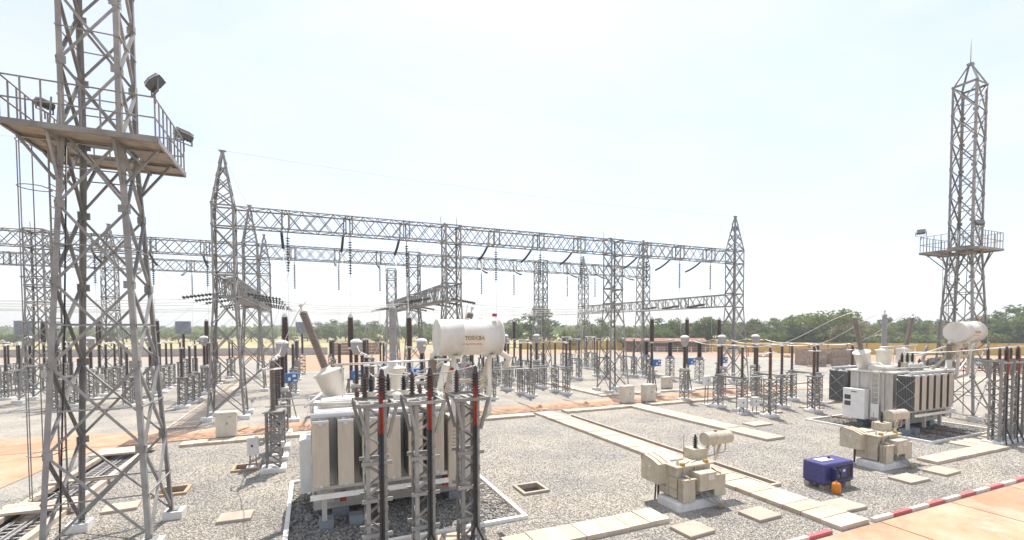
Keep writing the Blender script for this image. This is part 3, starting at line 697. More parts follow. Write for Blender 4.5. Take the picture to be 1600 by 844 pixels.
def arc_string(label, top, s):
    t = bpy.data.objects.new('strain_insulator', ARC); C.objects.link(t); t.location = top
    t.rotation_euler = (0, 0, 0 if s > 0 else math.pi); tag(t, label, 'insulator', 'curved strain insulators')
    f = bpy.data.objects.new('fitting', FITT); C.objects.link(f); f.parent = t; f.location = (0, 0, -.02)
    return Vector(top) + Vector((0, s * 2.25, -.85))
def wire(label, pts, r, m='aluminium', group='overhead conductors', sag=0.0, seg=10, name='conductor'):
    P = []
    if len(pts) == 2:
        a, b = Vector(pts[0]), Vector(pts[1])
        for i in range(seg + 1):
            f = i / seg; p = a.lerp(b, f); p.z -= sag * 4 * f * (1 - f); P.append(p)
    else: P = pts
    c = P[0].copy() if isinstance(P[0], Vector) else Vector(P[0])
    o = MB().tube([Vector(p) - c for p in P], r, m, 5).build(name); o.location = c
    return tag(o, label, 'wire', group)
BN = {0: 'bay behind near mast', 1: 'left bay', 2: 'middle bay', 3: 'right bay'}
PN = ['left', 'middle', 'right']
for b in (0, 1, 2, 3):
    for i, x in enumerate(phx(b)):
        rows = [('front', YA, -.1), ('second', YB, .1)] if b else [('second', YB, .1), ('rear', YC, -.1)]
        for nm, y, e in rows:
            end = string('hanging disc string, %s gantry, %s phase, %s' % (nm, PN[i], BN[b]), (x + .12, y + e, BZ0 - .4), (0, 0, -1), 2.45, 'hanging insulator strings', SUSP)
            wire('thin wire below hanging string, %s gantry, %s phase, %s' % (nm, PN[i], BN[b]), [end, (x + .1, y + e * 4, 5.2)], .014, sag=0, seg=2, group='thin drop wires', name='drop_wire')
        (n1, ya, _), (n2, yb, _) = rows
        d1 = Vector((0, 1, -.42)); d2 = Vector((0, -1, -.42))
        e1 = arc_string('curved black strain insulator sloping back from %s gantry, %s phase, %s' % (n1, PN[i], BN[b]), (x - .3, ya + HW + .15, BZ0 + .12), 1)
        e2 = arc_string('curved black strain insulator sloping forward from %s gantry, %s phase, %s' % (n2, PN[i], BN[b]), (x - .3, yb - HW - .15, BZ0 + .12), -1)
        wire('overhead conductor between %s and %s gantry, %s phase, %s' % (n1, n2, PN[i], BN[b]), [e1, e2], .02, sag=.8)
        wire('slack jumper wire under the %s gantry, %s phase, %s' % (n1, PN[i], BN[b]), [e1, Vector((x - .2, ya + 1.6, 9.6)), Vector((x - .05, ya + .7, 9.3)), Vector((x + .12, ya - .1, BZ0 - 2.85))], .012)
bus = [YA + 3.4, YA + 7.4, YA + 11.4, YB + 3.5, YB + 7.5, YB + 11.5]
spans = [(1, CX[0] - 16, CX[1]), (2, CX[1], CX[2]), (3, CX[2], CX[4])]
for k in (1, 2, 4):
    for j, y in enumerate(bus):
        for s in (-1, 1):
            if k == 4 and s > 0: continue
            for q in (-.2, .2):
                string('low beam strain string, %s side, %s columns, %s from front, %s of pair' % ('left' if s < 0 else 'right', {1: 'leftmost', 2: 'second', 4: 'rightmost'}[k], ['first', 'second', 'third', 'fourth', 'fifth', 'sixth'][j], 'near' if q < 0 else 'far'), (CX[k] + s * (HW + .3), y + q, LZ0 + .35), (s, 0, -.16), 2.3, 'low bus strain strings')
for (k, xa, xb), nm in zip(spans, ('left', 'middle', 'right')):
    for j, y in enumerate(bus):
        za = LZ0 - .12
        wire('horizontal bus wire, %s span, phase %s from the front' % (nm, ['first', 'second', 'third', 'fourth', 'fifth', 'sixth'][j]), [(xa + 2.9, y, za), (xb - 2.9, y, za)], .026, sag=.35, group='low bus wires')
for x, y, z, lab in [(CX[1], YA, 17.8, 'left'), (CX[4], YA, 17.8, 'right')]:
    pass
wire('earth wire between the two peaks of the front gantry', [(CX[1], YA, 17.85), (CX[4], YA, 17.85)], .009, sag=.5, group='earth wires')
wire('earth wire from the leftmost front peak back to the rear peak', [(CX[1], YA, 17.85), (CX[1], YC, 17.85)], .009, sag=.5, group='earth wires')
wire('earth wire from the leftmost front peak out to the left edge', [(CX[1], YA, 17.85), (-48, YA + 4, 18.5)], .009, sag=.8, group='earth wires')
# ------------------------------------------------------------------ switchgear on lattice supports
def support_parts(t, h, half=.27, at=(0, 0), pad=(.95, .85)):
    ax, ay = at
    for sx in (-1, 1):
        for sy in (-1, 1):
            b = MB(); b.angle((ax + sx * half, ay + sy * half, .2), (ax + sx * half, ay + sy * half, h), .08, 'steel', (-sx, 0, 0), (0, -sy, 0)); b.build('leg', t)
    br = MB(); n = max(3, int(round((h - .2) / .42))); st = (h - .25) / n
    for i in range(n):
        z0, z1 = .22 + i * st, .22 + (i + 1) * st; s = 1 if i % 2 else -1
        for nx, ny in ((0, -1), (1, 0), (0, 1), (-1, 0)):
            o_ = half + .006
            def P(u, z): return (ax + u * half * abs(ny) + nx * o_, ay + u * half * abs(nx) + ny * o_, z)
            br.angle(P(-s, z0), P(s, z1), .055, 'steel', Vector((nx, ny, 0)).cross(Vector((0, 0, 1))), (-nx, -ny, 0))
            br.angle(P(-1, z1), P(1, z1), .045, 'steel', (0, 0, 1), (-nx, -ny, 0))
    o = br.build('bracing', t); o['kind'] = 'stuff'
    MB().box((ax, ay, h + .03), (half * 2 + .16, half * 2 + .16, .06), 'steel').build('top_plate', t)
    MB().box((ax, ay, .1), (pad[0], pad[1], .22), 'white_pad', bev=.04).build('footing', t)

def make_disconnector(sep=2.1, h=2.25, half=.27):
    t = thing('disconnector', 'x', 'disconnector', (0, 0, 0), 0, 'disconnector poles on lattice supports')
    for s in (-1, 1):
        y = s * sep / 2
        support_parts(t, h, half, (0, y))
        b = MB(); b.lathe([(.13, 0), (.13, .08)] + sheds(.075, .125, .1, 2.0, 16) + [(.1, 2.05), (.1, 2.13)], (0, y, h + .2), (0, 0, 1), 'brown_porcelain', 10); b.build('post_insulator', t)
        MB().box((0, y, h + 2.37), (.22, .3, .1), 'aluminium', bev=.02).build('terminal', t)
    MB().box((0, 0, h + .13), (.24, sep + .5, .14), 'steel').build('base_beam', t)
    MB().tube([(0, -sep / 2 - .35, h + 2.44), (0, sep / 2 + .35, h + 2.44)], .045, 'aluminium', 8).build('switch_arm', t)
    MB().tube([(.16, -sep / 2, .6), (.16, -sep / 2, h + .1)], .022, 'aluminium', 6).build('drive_tube', t)
    return t
def make_ct():
    t = thing('current_transformer', 'x', 'current transformer', (0, 0, 0), 0, 'current transformers')
    support_parts(t, 2.42, .27)
    MB().box((0, 0, 2.58), (.62, .55, .22), 'tank_grey', bev=.03).build('base_tank', t)
    MB().lathe(sheds(.10, .165, 0, 1.75, 20), (0, 0, 2.68), (0, 0, 1), 'brown_porcelain', 12).build('insulator', t)
    hd = MB(); hd.lathe([(.15, 0), (.17, .05), (.24, .22), (.29, .34), (.31, .48), (.31, .70), (.335, .71), (.335, .74)], (0, 0, 4.42), (0, 0, 1), 'head_grey', 18, False); hd.build('head', t)
    MB().lathe([(.345, 0), (.345, .05), (.30, .12), (.19, .18), (.05, .21)], (0, 0, 5.16), (0, 0, 1), 'white_paint', 18).build('dome', t)
    MB().tube([(0, -.3, 4.9), (0, -.8, 4.9)], .045, 'aluminium', 8).build('terminal', t); MB().tube([(0, .3, 4.9), (0, .8, 4.9)], .045, 'aluminium', 8).build('terminal', t)
    return t
def make_breaker(blue=True):
    t = thing('circuit_breaker', 'x', 'circuit breaker', (0, 0, 0), 0, 'live tank circuit breaker poles')
    for sx in (-1, 1):
        MB().bar((sx * .17, 0, .2), (sx * .17, 0, 2.5), .12, .16, 'steel').build('leg', t)
        piece(unit_angle('steel'), 'strut', t, (sx * .62, 0, .2), (sx * .2, 0, 2.3), .07, (0, 1, 0))
    MB().box((0, 0, .1), (1.5, .8, .22), 'white_pad', bev=.04).build('footing', t)
    MB().box((0, 0, 2.55), (.55, .4, .12), 'steel').build('top_plate', t)
    MB().lathe(sheds(.095, .145, 0, 2.0, 22), (0, 0, 2.62), (0, 0, 1), 'brown_porcelain', 12).build('support_insulator', t)
    MB().lathe([(.15, 0), (.19, .05), (.19, .14)], (0, 0, 4.6), (0, 0, 1), 'aluminium', 12).build('flange', t)
    prof = sheds(.185, .24, 0, 2.0, 22); prof = [(r * (1.0 if h < 1.2 else 1.0 - .18 * (h - 1.2) / .8), h) for r, h in prof]
    MB().lathe(prof, (0, 0, 4.74), (0, 0, 1), 'brown_porcelain', 12).build('breaking_chamber', t)
    MB().lathe([(.17, 0), (.17, .1), (.08, .14), (.08, .22)], (0, 0, 6.74), (0, 0, 1), 'aluminium', 10).build('cap', t)
    bx = MB().box((.34, -.22, 2.85), (.74, .42, .6), 'blue_box', bev=.02).build('drive_box', t) if blue else MB().box((.1, -.24, 1.6), (.5, .3, .7), 'tank_grey', bev=.02).build('drive_box', t)
    for x, z, w, h in () if not blue else ((.5, 2.98, .2, .15), (.22, 2.78, .14, .2), (.56, 2.68, .22, .1)): MB().box((x, -.433, z), (w, .01, h), 'white_paint').build('marking', bx)
    return t
def make_arrester(m='red_brown_porcelain'):
    t = thing('surge_arrester', 'x', 'surge arrester', (0, 0, 0), 0, 'surge arresters')
    support_parts(t, 2.5, .29)
    MB().lathe([(.14, 0), (.14, .08)] + sheds(.085, .125, .1, 1.02, 14) + [(.11, 1.03), (.11, 1.12)] + sheds(.085, .125, 1.13, 1.98, 12) + [(.1, 2.0), (.1, 2.1)], (0, 0, 2.56), (0, 0, 1), m, 12).build('insulator', t)
    MB().tube([(.37 * math.cos(2 * math.pi * k / 20), .37 * math.sin(2 * math.pi * k / 20), 4.32) for k in range(21)], .03, 'aluminium', 6, False).build('grading_ring', t)
    for k in range(3): piece(unit_tube('aluminium'), 'ring_arm', t, (.37 * math.cos(2.1 * k), .37 * math.sin(2.1 * k), 4.32), (.06 * math.cos(2.1 * k), .06 * math.sin(2.1 * k), 4.68), .025, (1, 0, 0))
    MB().lathe([(.1, 0), (.1, .06), (.04, .08), (.04, .16)], (0, 0, 4.65), (0, 0, 1), 'aluminium', 10).build('terminal', t)
    MB().box((.34, -.05, 1.1), (.14, .2, .26), 'cabinet_white').build('counter', t)
    return t
def make_vt():
    t = thing('voltage_transformer', 'x', 'voltage transformer', (0, 0, 0), 0, 'voltage transformers')
    support_parts(t, 2.45, .34)
    MB().box((0, 0, 2.62), (.6, .6, .28), 'cabinet_foot', bev=.03).build('base_tank', t)
    MB().lathe(sheds(.20, .30, 0, 1.6, 18), (0, 0, 2.76), (0, 0, 1), 'brown_porcelain', 14).build('insulator', t)
    MB().lathe([(.28, 0), (.34, .06), (.34, .24), (.2, .3)], (0, 0, 4.36), (0, 0, 1), 'tank_grey', 14).build('cap', t)
    return t
def make_post():
    t = thing('post_insulator', 'x', 'insulator post', (0, 0, 0), 0, 'single insulator posts')
    support_parts(t, 2.3, .27)
    MB().lathe([(.13, 0), (.13, .08)] + sheds(.075, .125, .1, 2.0, 16) + [(.1, 2.05), (.1, 2.13)], (0, 0, 2.36), (0, 0, 1), 'brown_porcelain', 10).build('insulator', t)
    MB().box((0, 0, 4.55), (.3, .3, .1), 'aluminium').build('terminal', t)
    return t
def place(maker, items):
    first = None
    for x, y, rz, lab in items:
        if first is None: first = maker(); first.location = (x, y, 0); first.rotation_euler = (0, 0, rz); first['label'] = lab
        else: dup(first, (x, y, 0), lab, rz)
P1 = [-1.5, 2.5, 6.45]; P2 = [14.0, 17.65, 21.2]; P3 = [28.1, 32.2, 36.25]; P0 = [-17.1, -13.0, -8.95]
LMR = ['left', 'middle', 'right']
items = []
for nm, P in (('left bay behind the front transformer', P1), ('right bay before the far transformer', P3)):
    for i, x in enumerate(P): items.append((x, 24.75, 0, 'two-post disconnector nearest the transformer, %s phase, %s' % (LMR[i], nm)))
for i, x in enumerate(P2): items.append((x, 37.6, 0, 'two-post disconnector at the front of the middle bay, %s phase' % LMR[i]))
for i, x in enumerate(P0): items.append((x, 45.6, 0, 'two-post disconnector in the yard left of the slab path, %s phase, front row' % LMR[i]))
for i, x in enumerate(P0): items.append((x - .3, 55.4, 0, 'two-post disconnector in the yard left of the slab path, %s phase, second row' % LMR[i]))
for i, x in enumerate([-32.5, -28.4, -23.9]): items.append((x, 54.5, 0, 'two-post disconnector at the far left edge, %s phase, front row' % LMR[i]))
for i, x in enumerate([-32.5, -28.4, -23.9]): items.append((x, 63, 0, 'two-post disconnector at the far left edge, %s phase, rear row' % LMR[i]))
for i, x in enumerate(P1): items.append((x, 47.2, 0, 'two-post disconnector under the low bus behind the front transformer, %s phase, front row' % LMR[i]))
for i, x in enumerate(P1): items.append((x, 60.5, 0, 'two-post disconnector under the low bus behind the front transformer, %s phase, rear row' % LMR[i]))
for i, x in enumerate(P2): items.append((x + .6, 47.0, 0, 'two-post disconnector in the middle bay, %s phase, second row' % LMR[i]))
for i, x in enumerate(P2): items.append((x + .9, 57.0, 0, 'two-post disconnector in the middle bay, %s phase, rear row' % LMR[i]))
for i, x in enumerate([28.7, 32.6, 36.6]): items.append((x, 47.6, 0, 'two-post disconnector in the right bay beyond the front gantry, %s phase, front row' % LMR[i]))
for i, x in enumerate([29.2, 33.4, 37.4]): items.append((x, 57.5, 0, 'two-post disconnector in the right bay beyond the front gantry, %s phase, rear row' % LMR[i]))
place(make_disconnector, items)
place(make_ct, [(x, 28.95 + .3, 0, 'domed current transformer of the %s, %s phase' % (nm, LMR[i])) for nm, P in (('left bay', P1), ('right bay', P3)) for i, x in enumerate(P)]
      + [(x + .4, 43.4, 0, 'domed current transformer in the middle bay, %s phase' % LMR[i]) for i, x in enumerate(P2)]
      + [(x, 50.2, 0, 'domed current transformer left of the slab path, %s phase' % LMR[i]) for i, x in enumerate(P0)]
      + [(x, 58.5, 0, 'domed current transformer at the far left edge, %s phase' % LMR[i]) for i, x in enumerate([-32.5, -28.6, -24.4])])
place(make_breaker, [(x, 33.25, 0, 'tall dark circuit breaker pole with blue drive box, %s, %s phase' % (nm, LMR[i])) for nm, P in (('left bay', P1), ('right bay', P3)) for i, x in enumerate(P)])
place(lambda: make_breaker(False), [(x, 50.1, 0, 'tall dark circuit breaker pole, middle bay, %s phase' % LMR[i]) for i, x in enumerate([13.4, 17.8, 22.0])]
      + [(x, 52.9, 0, 'tall dark circuit breaker pole in the yard left of the slab path, %s phase' % LMR[i]) for i, x in enumerate([-17.4, -13.1, -9.2])]
      + [(x, 60.5, 0, 'tall dark circuit breaker pole at the far left edge, %s phase' % LMR[i]) for i, x in enumerate([-32.6, -28.4, -24.2])])
place(lambda: make_arrester('tan_porcelain'), [(x, 21.85, 0, 'tan surge arrester with grading ring directly behind the front transformer, %s phase' % LMR[i]) for i, x in enumerate([-1.5, 2.55, 6.6])])
place(make_arrester, [(x, 21.55, 0, 'red-brown surge arrester with grading ring before the far transformer, %s phase' % LMR[i]) for i, x in enumerate([28.15, 32.6, 36.9])])
place(make_vt, [(36.9, 44.6, 0, 'thick dark voltage transformer under the rightmost low beam, left one of three'), (37.7, 41.5, 0, 'thick dark voltage transformer under the rightmost low beam, middle one of three'), (38.9, 38.3, 0, 'thick dark voltage transformer under the rightmost low beam, right one of three')]
      + [(-1.6, 64.0, 0, 'thick dark voltage transformer far behind the leftmost columns, left one of three'), (2.4, 64, 0, 'thick dark voltage transformer far behind the leftmost columns, middle one of three'), (6.5, 64.0, 0, 'thick dark voltage transformer far behind the leftmost columns, right one of three')])
place(make_post, [(x, y, 0, 'slim dark insulator post far left beyond the near mast, %s row, %s one' % (w, LMR[i])) for y, w, xs in ((58.8, 'front', (-17.6, -13.4, -9.3)), (69.5, 'second', (-17.6, -13.4, -9.3)), (50.2, 'outer', (-33.2, -29.0, -24.8)), (67.5, 'rearmost', (-33.5, -29.2, -24.9))) for i, x in enumerate(xs)]
      + [(x, 41.3, 0, 'single dark insulator post on lattice stand in the middle bay, %s one of three' % LMR[i]) for i, x in enumerate([13.9, 17.5, 21.3])]
      + [(x, y, 0, 'single dark insulator post on lattice stand left of the slab path, %s' % w) for x, y, w in ((-9.0, 42.2, 'nearest of four'), (-13.2, 61.5, 'second of four'), (-17.4, 61.5, 'third of four'), (-9.1, 65.5, 'farthest of four'))])
# drive rods that tie the three phases of a row together
for (P, y, nm) in ((P1, 23.6, 'left bay near row'), (P1, 25.9, 'left bay far row'), (P3, 23.6, 'right bay near row'), (P3, 25.9, 'right bay far row'), (P2, 36.4, 'middle bay near row'), (P2, 38.8, 'middle bay far row')):
    o = MB().tube([(0, 0, 0), (P[2] - P[0] + .8, 0, 0)], .03, 'aluminium', 6).build('drive_rod'); o.location = (P[0] - .4, y - .4, 2.52)
    tag(o, 'pale horizontal drive rod linking the disconnector phases, %s' % nm, 'drive rod', 'disconnector drive rods')
# flexible wires along each phase
for nm, P in (('left bay', P1), ('right bay', P3)):
    for i, x in enumerate(P):
        wire('thin wire from disconnector to current transformer, %s, %s phase' % (nm, LMR[i]), [(x, 26.1, 4.72), (x, 28.4, 4.98)], .02, sag=.12, group='phase wires')
        wire('thin wire from current transformer to circuit breaker, %s, %s phase' % (nm, LMR[i]), [(x, 30.1, 4.98), (x, 33.1, 4.72)], .02, sag=.15, group='phase wires')
        wire('drop wire from the gantry to the circuit breaker head, %s, %s phase' % (nm, LMR[i]), [(x, 33.25, 6.95), ((phx(1) if nm[0] == 'l' else phx(3))[i] + .12, 36.2, 9.9)], .014, sag=.25, group='phase wires')
for i, x in enumerate(P2): wire('thin wire along the middle bay, %s phase' % LMR[i], [(x, 39.0, 4.72), (x + .4, 42.6, 4.98)], .02, sag=.15, group='phase wires')
for row, P, y in (('front', P0, 45.6), ('second', [p - .3 for p in P0], 55.4)):
    for i, x in enumerate(P): wire('sloping wire from the bus to the %s row left of the slab path, %s phase' % (row, LMR[i]), [(x, y, 4.75), (x + 4.2, y + 2.2 - i * 2.0, 8.0)], .014, sag=.3, group='sloping bus droppers')
for j in range(6):
    x, y = (CX[1] + 3.2, bus[j]); wire('sloping wire below the low beam of the leftmost columns, number %s from the front' % ['one', 'two', 'three', 'four', 'five', 'six'][j], [(x, y, 8.1), (x - 1.2 + .5 * j, y + .5, 4.9)], .014, sag=.15, group='sloping bus droppers')
    x, y = (CX[2] - 3.2, bus[j]); wire('sloping wire below the low beam of the second columns, number %s from the front' % ['one', 'two', 'three', 'four', 'five', 'six'][j], [(x, y, 8.1), (x + 1.0 - .4 * j, y + .5, 4.9)], .014, sag=.15, group='sloping bus droppers')
# line traps: big grey drums
for x, y, lab in ((-13.1, 62.6, 'grey line trap drum on a post seen right of the near mast'), (-26.2, 62, 'grey line trap drum on a post at the far left edge'), (-1.0, 66.8, 'grey line trap drum on a post behind the leftmost columns')):
    t = thing('line_trap', lab, 'line trap', (x, y, 0), 0, 'line trap drums'); support_parts(t, 2.6, .34)
    MB().lathe(sheds(.12, .18, 0, 2.7, 18), (0, 0, 2.7), (0, 0, 1), 'brown_porcelain', 10).build('insulator', t)
    d = MB(); d.lathe([(.72, 0), (.74, .05), (.74, 1.3), (.72, 1.35)], (0, 0, 5.45), (0, 0, 1), 'cabinet_foot', 22); d.build('drum', t)
    MB().lathe([(.78, 0), (.78, .07)], (0, 0, 6.8), (0, 0, 1), 'tank_grey', 12).build('top_spider', t)

# ------------------------------------------------------------------ kiosks and boxes
def kiosk(label, loc, w, d, h, rz=0, m='cabinet'):
    t = thing('control_kiosk', label, 'cabinet', loc, rz, 'control kiosks')
    MB().box((0, 0, .09), (w - .04, d - .04, .18), 'cabinet_foot').build('plinth', t)
    MB().box((0, 0, .18 + (h - .25) / 2), (w, d, h - .25), m).build('body', t)
    MB().box((0, 0, h - .035), (w + .08, d + .08, .07), m, taper=.9).build('roof', t)
    for s in (-1, 1):
        dr = MB().box((s * w / 4, -d / 2 - .008, .18 + (h - .25) / 2), (w / 2 - .02, .02, h - .33), m, bev=.004).build('door', t)
        if s > 0: MB().box((.06, -d / 2 - .03, h * .6), (.025, .03, .14), 'black').build('handle', dr)
    MB().box((w * .2, -d / 2 - .02, h - .26), (.16, .012, .05), 'cabinet_foot').build('nameplate', t)
    return t
kiosk('beige steel kiosk standing left of the front transformer on the slab trench', (-4.27, 29.3, 0), .95, .6, 1.5)
kiosk('steel kiosk at the foot of the third front column, left one of the pair', (22.6, 29.6, 0), .92, .7, 1.5)
kiosk('steel kiosk at the foot of the third front column, right one of the pair', (24.7, 29.6, 0), .92, .7, 1.5)
kiosk('lower steel kiosk beyond the orange path, behind the pair of kiosks', (31.6, 35.2, 0), .95, .6, 1.25)
kiosk('beige steel kiosk just behind the left end of the front transformer', (.35, 34.6, 0), .9, .6, 1.35)
kiosk('beige steel kiosk in the middle bay right of the marked tank', (15.3, 46.2, 0), .95, .6, 1.5)
def drive_box(label, loc, z0, w, h, rz=0):
    t = thing('drive_box', label, 'drive box', loc, rz, 'disconnector drive boxes')
    MB().box((0, 0, z0 + h / 2), (w, .32, h), 'cabinet_white', bev=.02).build('body', t)
    MB().box((-.02, -.168, z0 + h * .52), (.07, .02, .09), 'black').build('handle', t)
    for s in (-1, 1): MB().bar((s * w * .3, .05, .02), (s * w * .25, 0, z0 + .02), .05, .05, 'steel').build('leg', t)
    MB().box((0, 0, .04), (w * 1.2, .5, .08), 'white_pad').build('footing', t)
    return t
drive_box('grey drive box on short legs in the right bay, left one of two', (27.3, 23.0, 0), .5, .52, .62, R(-15))
drive_box('grey drive box on short legs in the right bay, right one of two', (28.55, 23.0, 0), .5, .52, .62, R(-15))
drive_box('pinkish grey drive box raised behind the two low drive boxes', (28.1, 26.9, 0), 1.5, .55, .75)
drive_box('pale drive box beside the tan arrester left of the front transformer', (-2.35, 22.6, 0), .62, .42, .75)
# ------------------------------------------------------------------ power transformers
def text_mesh(s, size, m, name):
    cu = bpy.data.curves.new('lettering', 'FONT'); cu.body = s; cu.size = size; cu.align_x = 'CENTER'; cu.align_y = 'CENTER'; cu.extrude = 0.0; cu.resolution_u = 3
    if hasattr(cu, 'offset'): cu.offset = size * .02; cu.space_character = 1.04
    o = bpy.data.objects.new('lettering', cu); C.objects.link(o)
    dg = bpy.context.evaluated_depsgraph_get(); me = bpy.data.meshes.new_from_object(o.evaluated_get(dg))
    bpy.data.objects.remove(o); me.name = name; me.materials.clear(); me.materials.append(MATS[m]); return me
def make_transformer(label, loc):
    ox, oy = 2.69, 16.39
    t = thing('power_transformer', label, 'transformer', loc, 0, 'power transformers')
    Q = lambda x, y, z: (x - ox, y - oy, z)
    # tank
    tx0, tx1, ty0, ty1 = .2, 5.25, 15.45, 17.7
    tank = MB().box(Q((tx0 + tx1) / 2, (ty0 + ty1) / 2, 1.95), (tx1 - tx0, ty1 - ty0, 2.8), 'tank_grey').build('tank', t)
    for i in range(7):
        x = tx0 + .35 + i * (tx1 - tx0 - .7) / 6
        for y in (ty0 - .05, ty1 + .05): block('tank_grey', 'stiffener', tank, Q(x, y, 1.95), (.12, .1, 2.7))
    for i in range(3):
        y = ty0 + .45 + i * .68
        for x in (tx0 - .05, tx1 + .05): block('tank_grey', 'stiffener', tank, Q(x, y, 1.95), (.1, .12, 2.7))
    MB().box(Q((tx0 + tx1) / 2, (ty0 + ty1) / 2, 3.40), (tx1 - tx0 + .3, ty1 - ty0 + .3, .1), 'tank_white', bev=.02).build('cover', t)
    MB().box(Q(1.0, 16.35, 3.58), (1.5, .9, .26), 'tank_white', bev=.04).build('cover_box', t)
    MB().box(Q(4.35, 16.7, 3.55), (1.3, 1.2, .2), 'tank_white', bev=.04).build('cover_box', t)
    for y in (15.8, 17.35): block('tank_grey', 'skid', t, Q(2.7, y, .43), (5.4, .3, .26))
    for x in (.8, 4.6):
        for y in (15.8, 17.35):
            block('cabinet_foot', 'foot_block', t, Q(x, y, .16), (.5, .45, .3))
    for x in (.3, 1.9, 3.5): MB().box(Q(x, 14.75, .75), (.14, .14, .9), 'tank_grey').build('radiator_leg', t)
    for x in (.15, 1.0): block('cabinet_foot', 'foot_block', t, Q(x + .2, 14.9, .16), (.4, .4, .3))
    MB().box(Q(.85, 15.2, .8), (.18, .1, .3), 'pipe_red').build('drain_valve', t); MB().box(Q(4.05, 14.9, .95), (.22, .2, .28), 'pipe_red').build('drain_valve', t)
    # radiators: stacks of fins front and rear
    f = MB(); W_, D_ = .44, .055
    def fin(mb, y, flutes):
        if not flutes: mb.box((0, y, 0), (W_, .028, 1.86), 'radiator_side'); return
        n = 4; vs = []; 
        for k in range(n * 2 + 1):
            x = -W_ / 2 + k * W_ / (n * 2); d = .005 if k % 2 else 0
            vs += [(x, y - d, -.93), (x, y - d, .93)]
        mb.raw(vs, [(2 * k, 2 * k + 2, 2 * k + 3, 2 * k + 1) for k in range(n * 2)], 'radiator')
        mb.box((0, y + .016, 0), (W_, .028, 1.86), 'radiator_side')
    for k in range(12): fin(f, -.43 + k * .078, k == 0)
    f.box((0, -.43, .955), (W_, .05, .07), 'radiator_top'); f.tube([(0, -.47, .90), (0, .5, .90)], .055, 'radiator_top', 8); f.tube([(0, -.47, -.9), (0, .5, -.9)], .05, 'radiator_top', 8)
    RM = f.mesh('radiator')
    for i in range(6):
        for y, rz in ((14.74, 0), (18.42, math.pi)):
            o = bpy.data.objects.new('radiator', RM); C.objects.link(o); o.parent = t; o.location = Q(.22 + i * .68, y, 2.36); o.rotation_euler = (0, 0, rz)
    for y, s in ((14.27, -1), (18.85, 1)):
        rods = MB()
        rods.tube([Q(-.03, y + .0, 1.5), Q(-.03, y - s * .9, 2.3)], .009, 'aluminium', 5); rods.tube([Q(-.03, y - s * .9, 2.3), Q(-.03, y, 3.15)], .009, 'aluminium', 5); rods.tube([Q(-.03, y, 2.3), Q(-.03, y - s * .9, 1.5)], .009, 'aluminium', 5); rods.tube([Q(-.03, y, 2.3), Q(-.03, y - s * .9, 3.1)], .009, 'aluminium', 5)
        rods.build('tie_rods', t)
    for y, yt in ((14.55, 15.5), (18.6, 17.7)):
        hp = MB(); hp.tube([Q(-.05, y, 3.46), Q(4.9, y, 3.46), Q(5.1, (y + yt) / 2, 3.42), Q(5.1, yt, 3.2)], .085, 'radiator_top', 10); hp.build('header_pipe', t)
        for i in range(6): MB().lathe([(.09, 0), (.09, .04), (.05, .05), (.05, .12)], Q(.22 + i * .68, y, 3.26), (0, 0, 1), 'radiator_top', 10).build('flange', t)
        piece(unit_rail('white_paint'), 'bottom_rail', t, Q(-.08, y - .33 * (1 if y < 16 else -1), 1.18), Q(3.95, y - .33 * (1 if y < 16 else -1), 1.18), .07, (0, 0, 1), .14)
        piece(unit_rail('tank_white'), 'bottom_rail', t, Q(-.02, y, 1.33), Q(4.0, y, 1.33), .09, (0, 0, 1), .1)
    # high voltage bushings on turrets
    for bx, lean in ((.78, -.35), (2.76, 0.0), (4.74, .35)):
        ax = Vector((lean, 0, 1)).normalized(); b0 = Vector(Q(bx, 17.3, 3.4)) - Vector((lean * .3, 0, 0))
        tu = MB(); tu.lathe([(.35, 0), (.35, .36), (.37, .40), (.42, 1.10), (.47, 1.11), (.47, 1.17), (.42, 1.18), (.2, 1.24), (.15, 1.34)], b0, ax, 'tank_white', 24); tu.build('turret', t)
        c = b0 + ax * 1.32
        bu = MB(); bu.lathe([(.13, 0), (.13, .05)] + sheds(.118, .15, .06, 2.02, 26) + [(.12, 2.03)], c, ax, 'tan_porcelain' if lean else 'grey_porcelain', 14); b_ = bu.build('high_voltage_bushing', t)
        MB().lathe([(.1, 0), (.1, .05), (.035, .07), (.035, .2), (.06, .21), (.06, .27)], c + ax * 2.03, ax, 'aluminium', 10).build('terminal', b_)
    # low voltage bushings, flanges and pipework on the cover
    for k, x in enumerate((1.8, 2.35, 2.87)):
        MB().lathe([(.17, 0), (.17, .42), (.2, .43), (.2, .48)], Q(x, 15.85, 3.45), (0, 0, 1), 'tank_white', 14).build('small_turret', t)
        MB().lathe(sheds(.06, .115, 0, .42, 6) + [(.05, .43), (.03, .55)], Q(x, 15.85, 3.93), (0, 0, 1), 'black_porcelain', 12).build('low_voltage_bushing', t)
        MB().lathe([(.25, 0), (.25, .06), (.17, .07), (.17, .1), (.05, .105)], Q(x + .25, 15.55, 3.66), (0, -1, 0), 'tank_white', 18).build('inspection_flange', t)
    for x in (1.35, 3.4, 4.3): MB().lathe(sheds(.06, .1, 0, .5, 7) + [(.05, .5), (.03, .6)], Q(x, 15.75, 3.5), (0, 0, 1), 'red_brown_porcelain', 12).build('low_voltage_bushing', t)
    nb = MB(); nb.lathe([(.16, 0), (.16, .3), (.19, .31), (.19, .36)] + sheds(.085, .12, .38, 1.2, 10) + [(.06, 1.25), (.03, 1.4)], Q(4.75, 16.3, 3.6), (.3, -.1, 1), 'grey_porcelain', 12); nb.build('neutral_bushing', t)
    MB().tube([Q(.7, 16.45, 4.8), Q(4.6, 16.45, 4.86)], .038, 'aluminium', 8).build('bus_tube', t)
    for x in (.95, 2.1, 3.3, 4.4): MB().tube([Q(x, 16.45, 3.45), Q(x, 16.45, 4.8)], .028, 'tank_white', 6).build('bus_tube_stand', t)
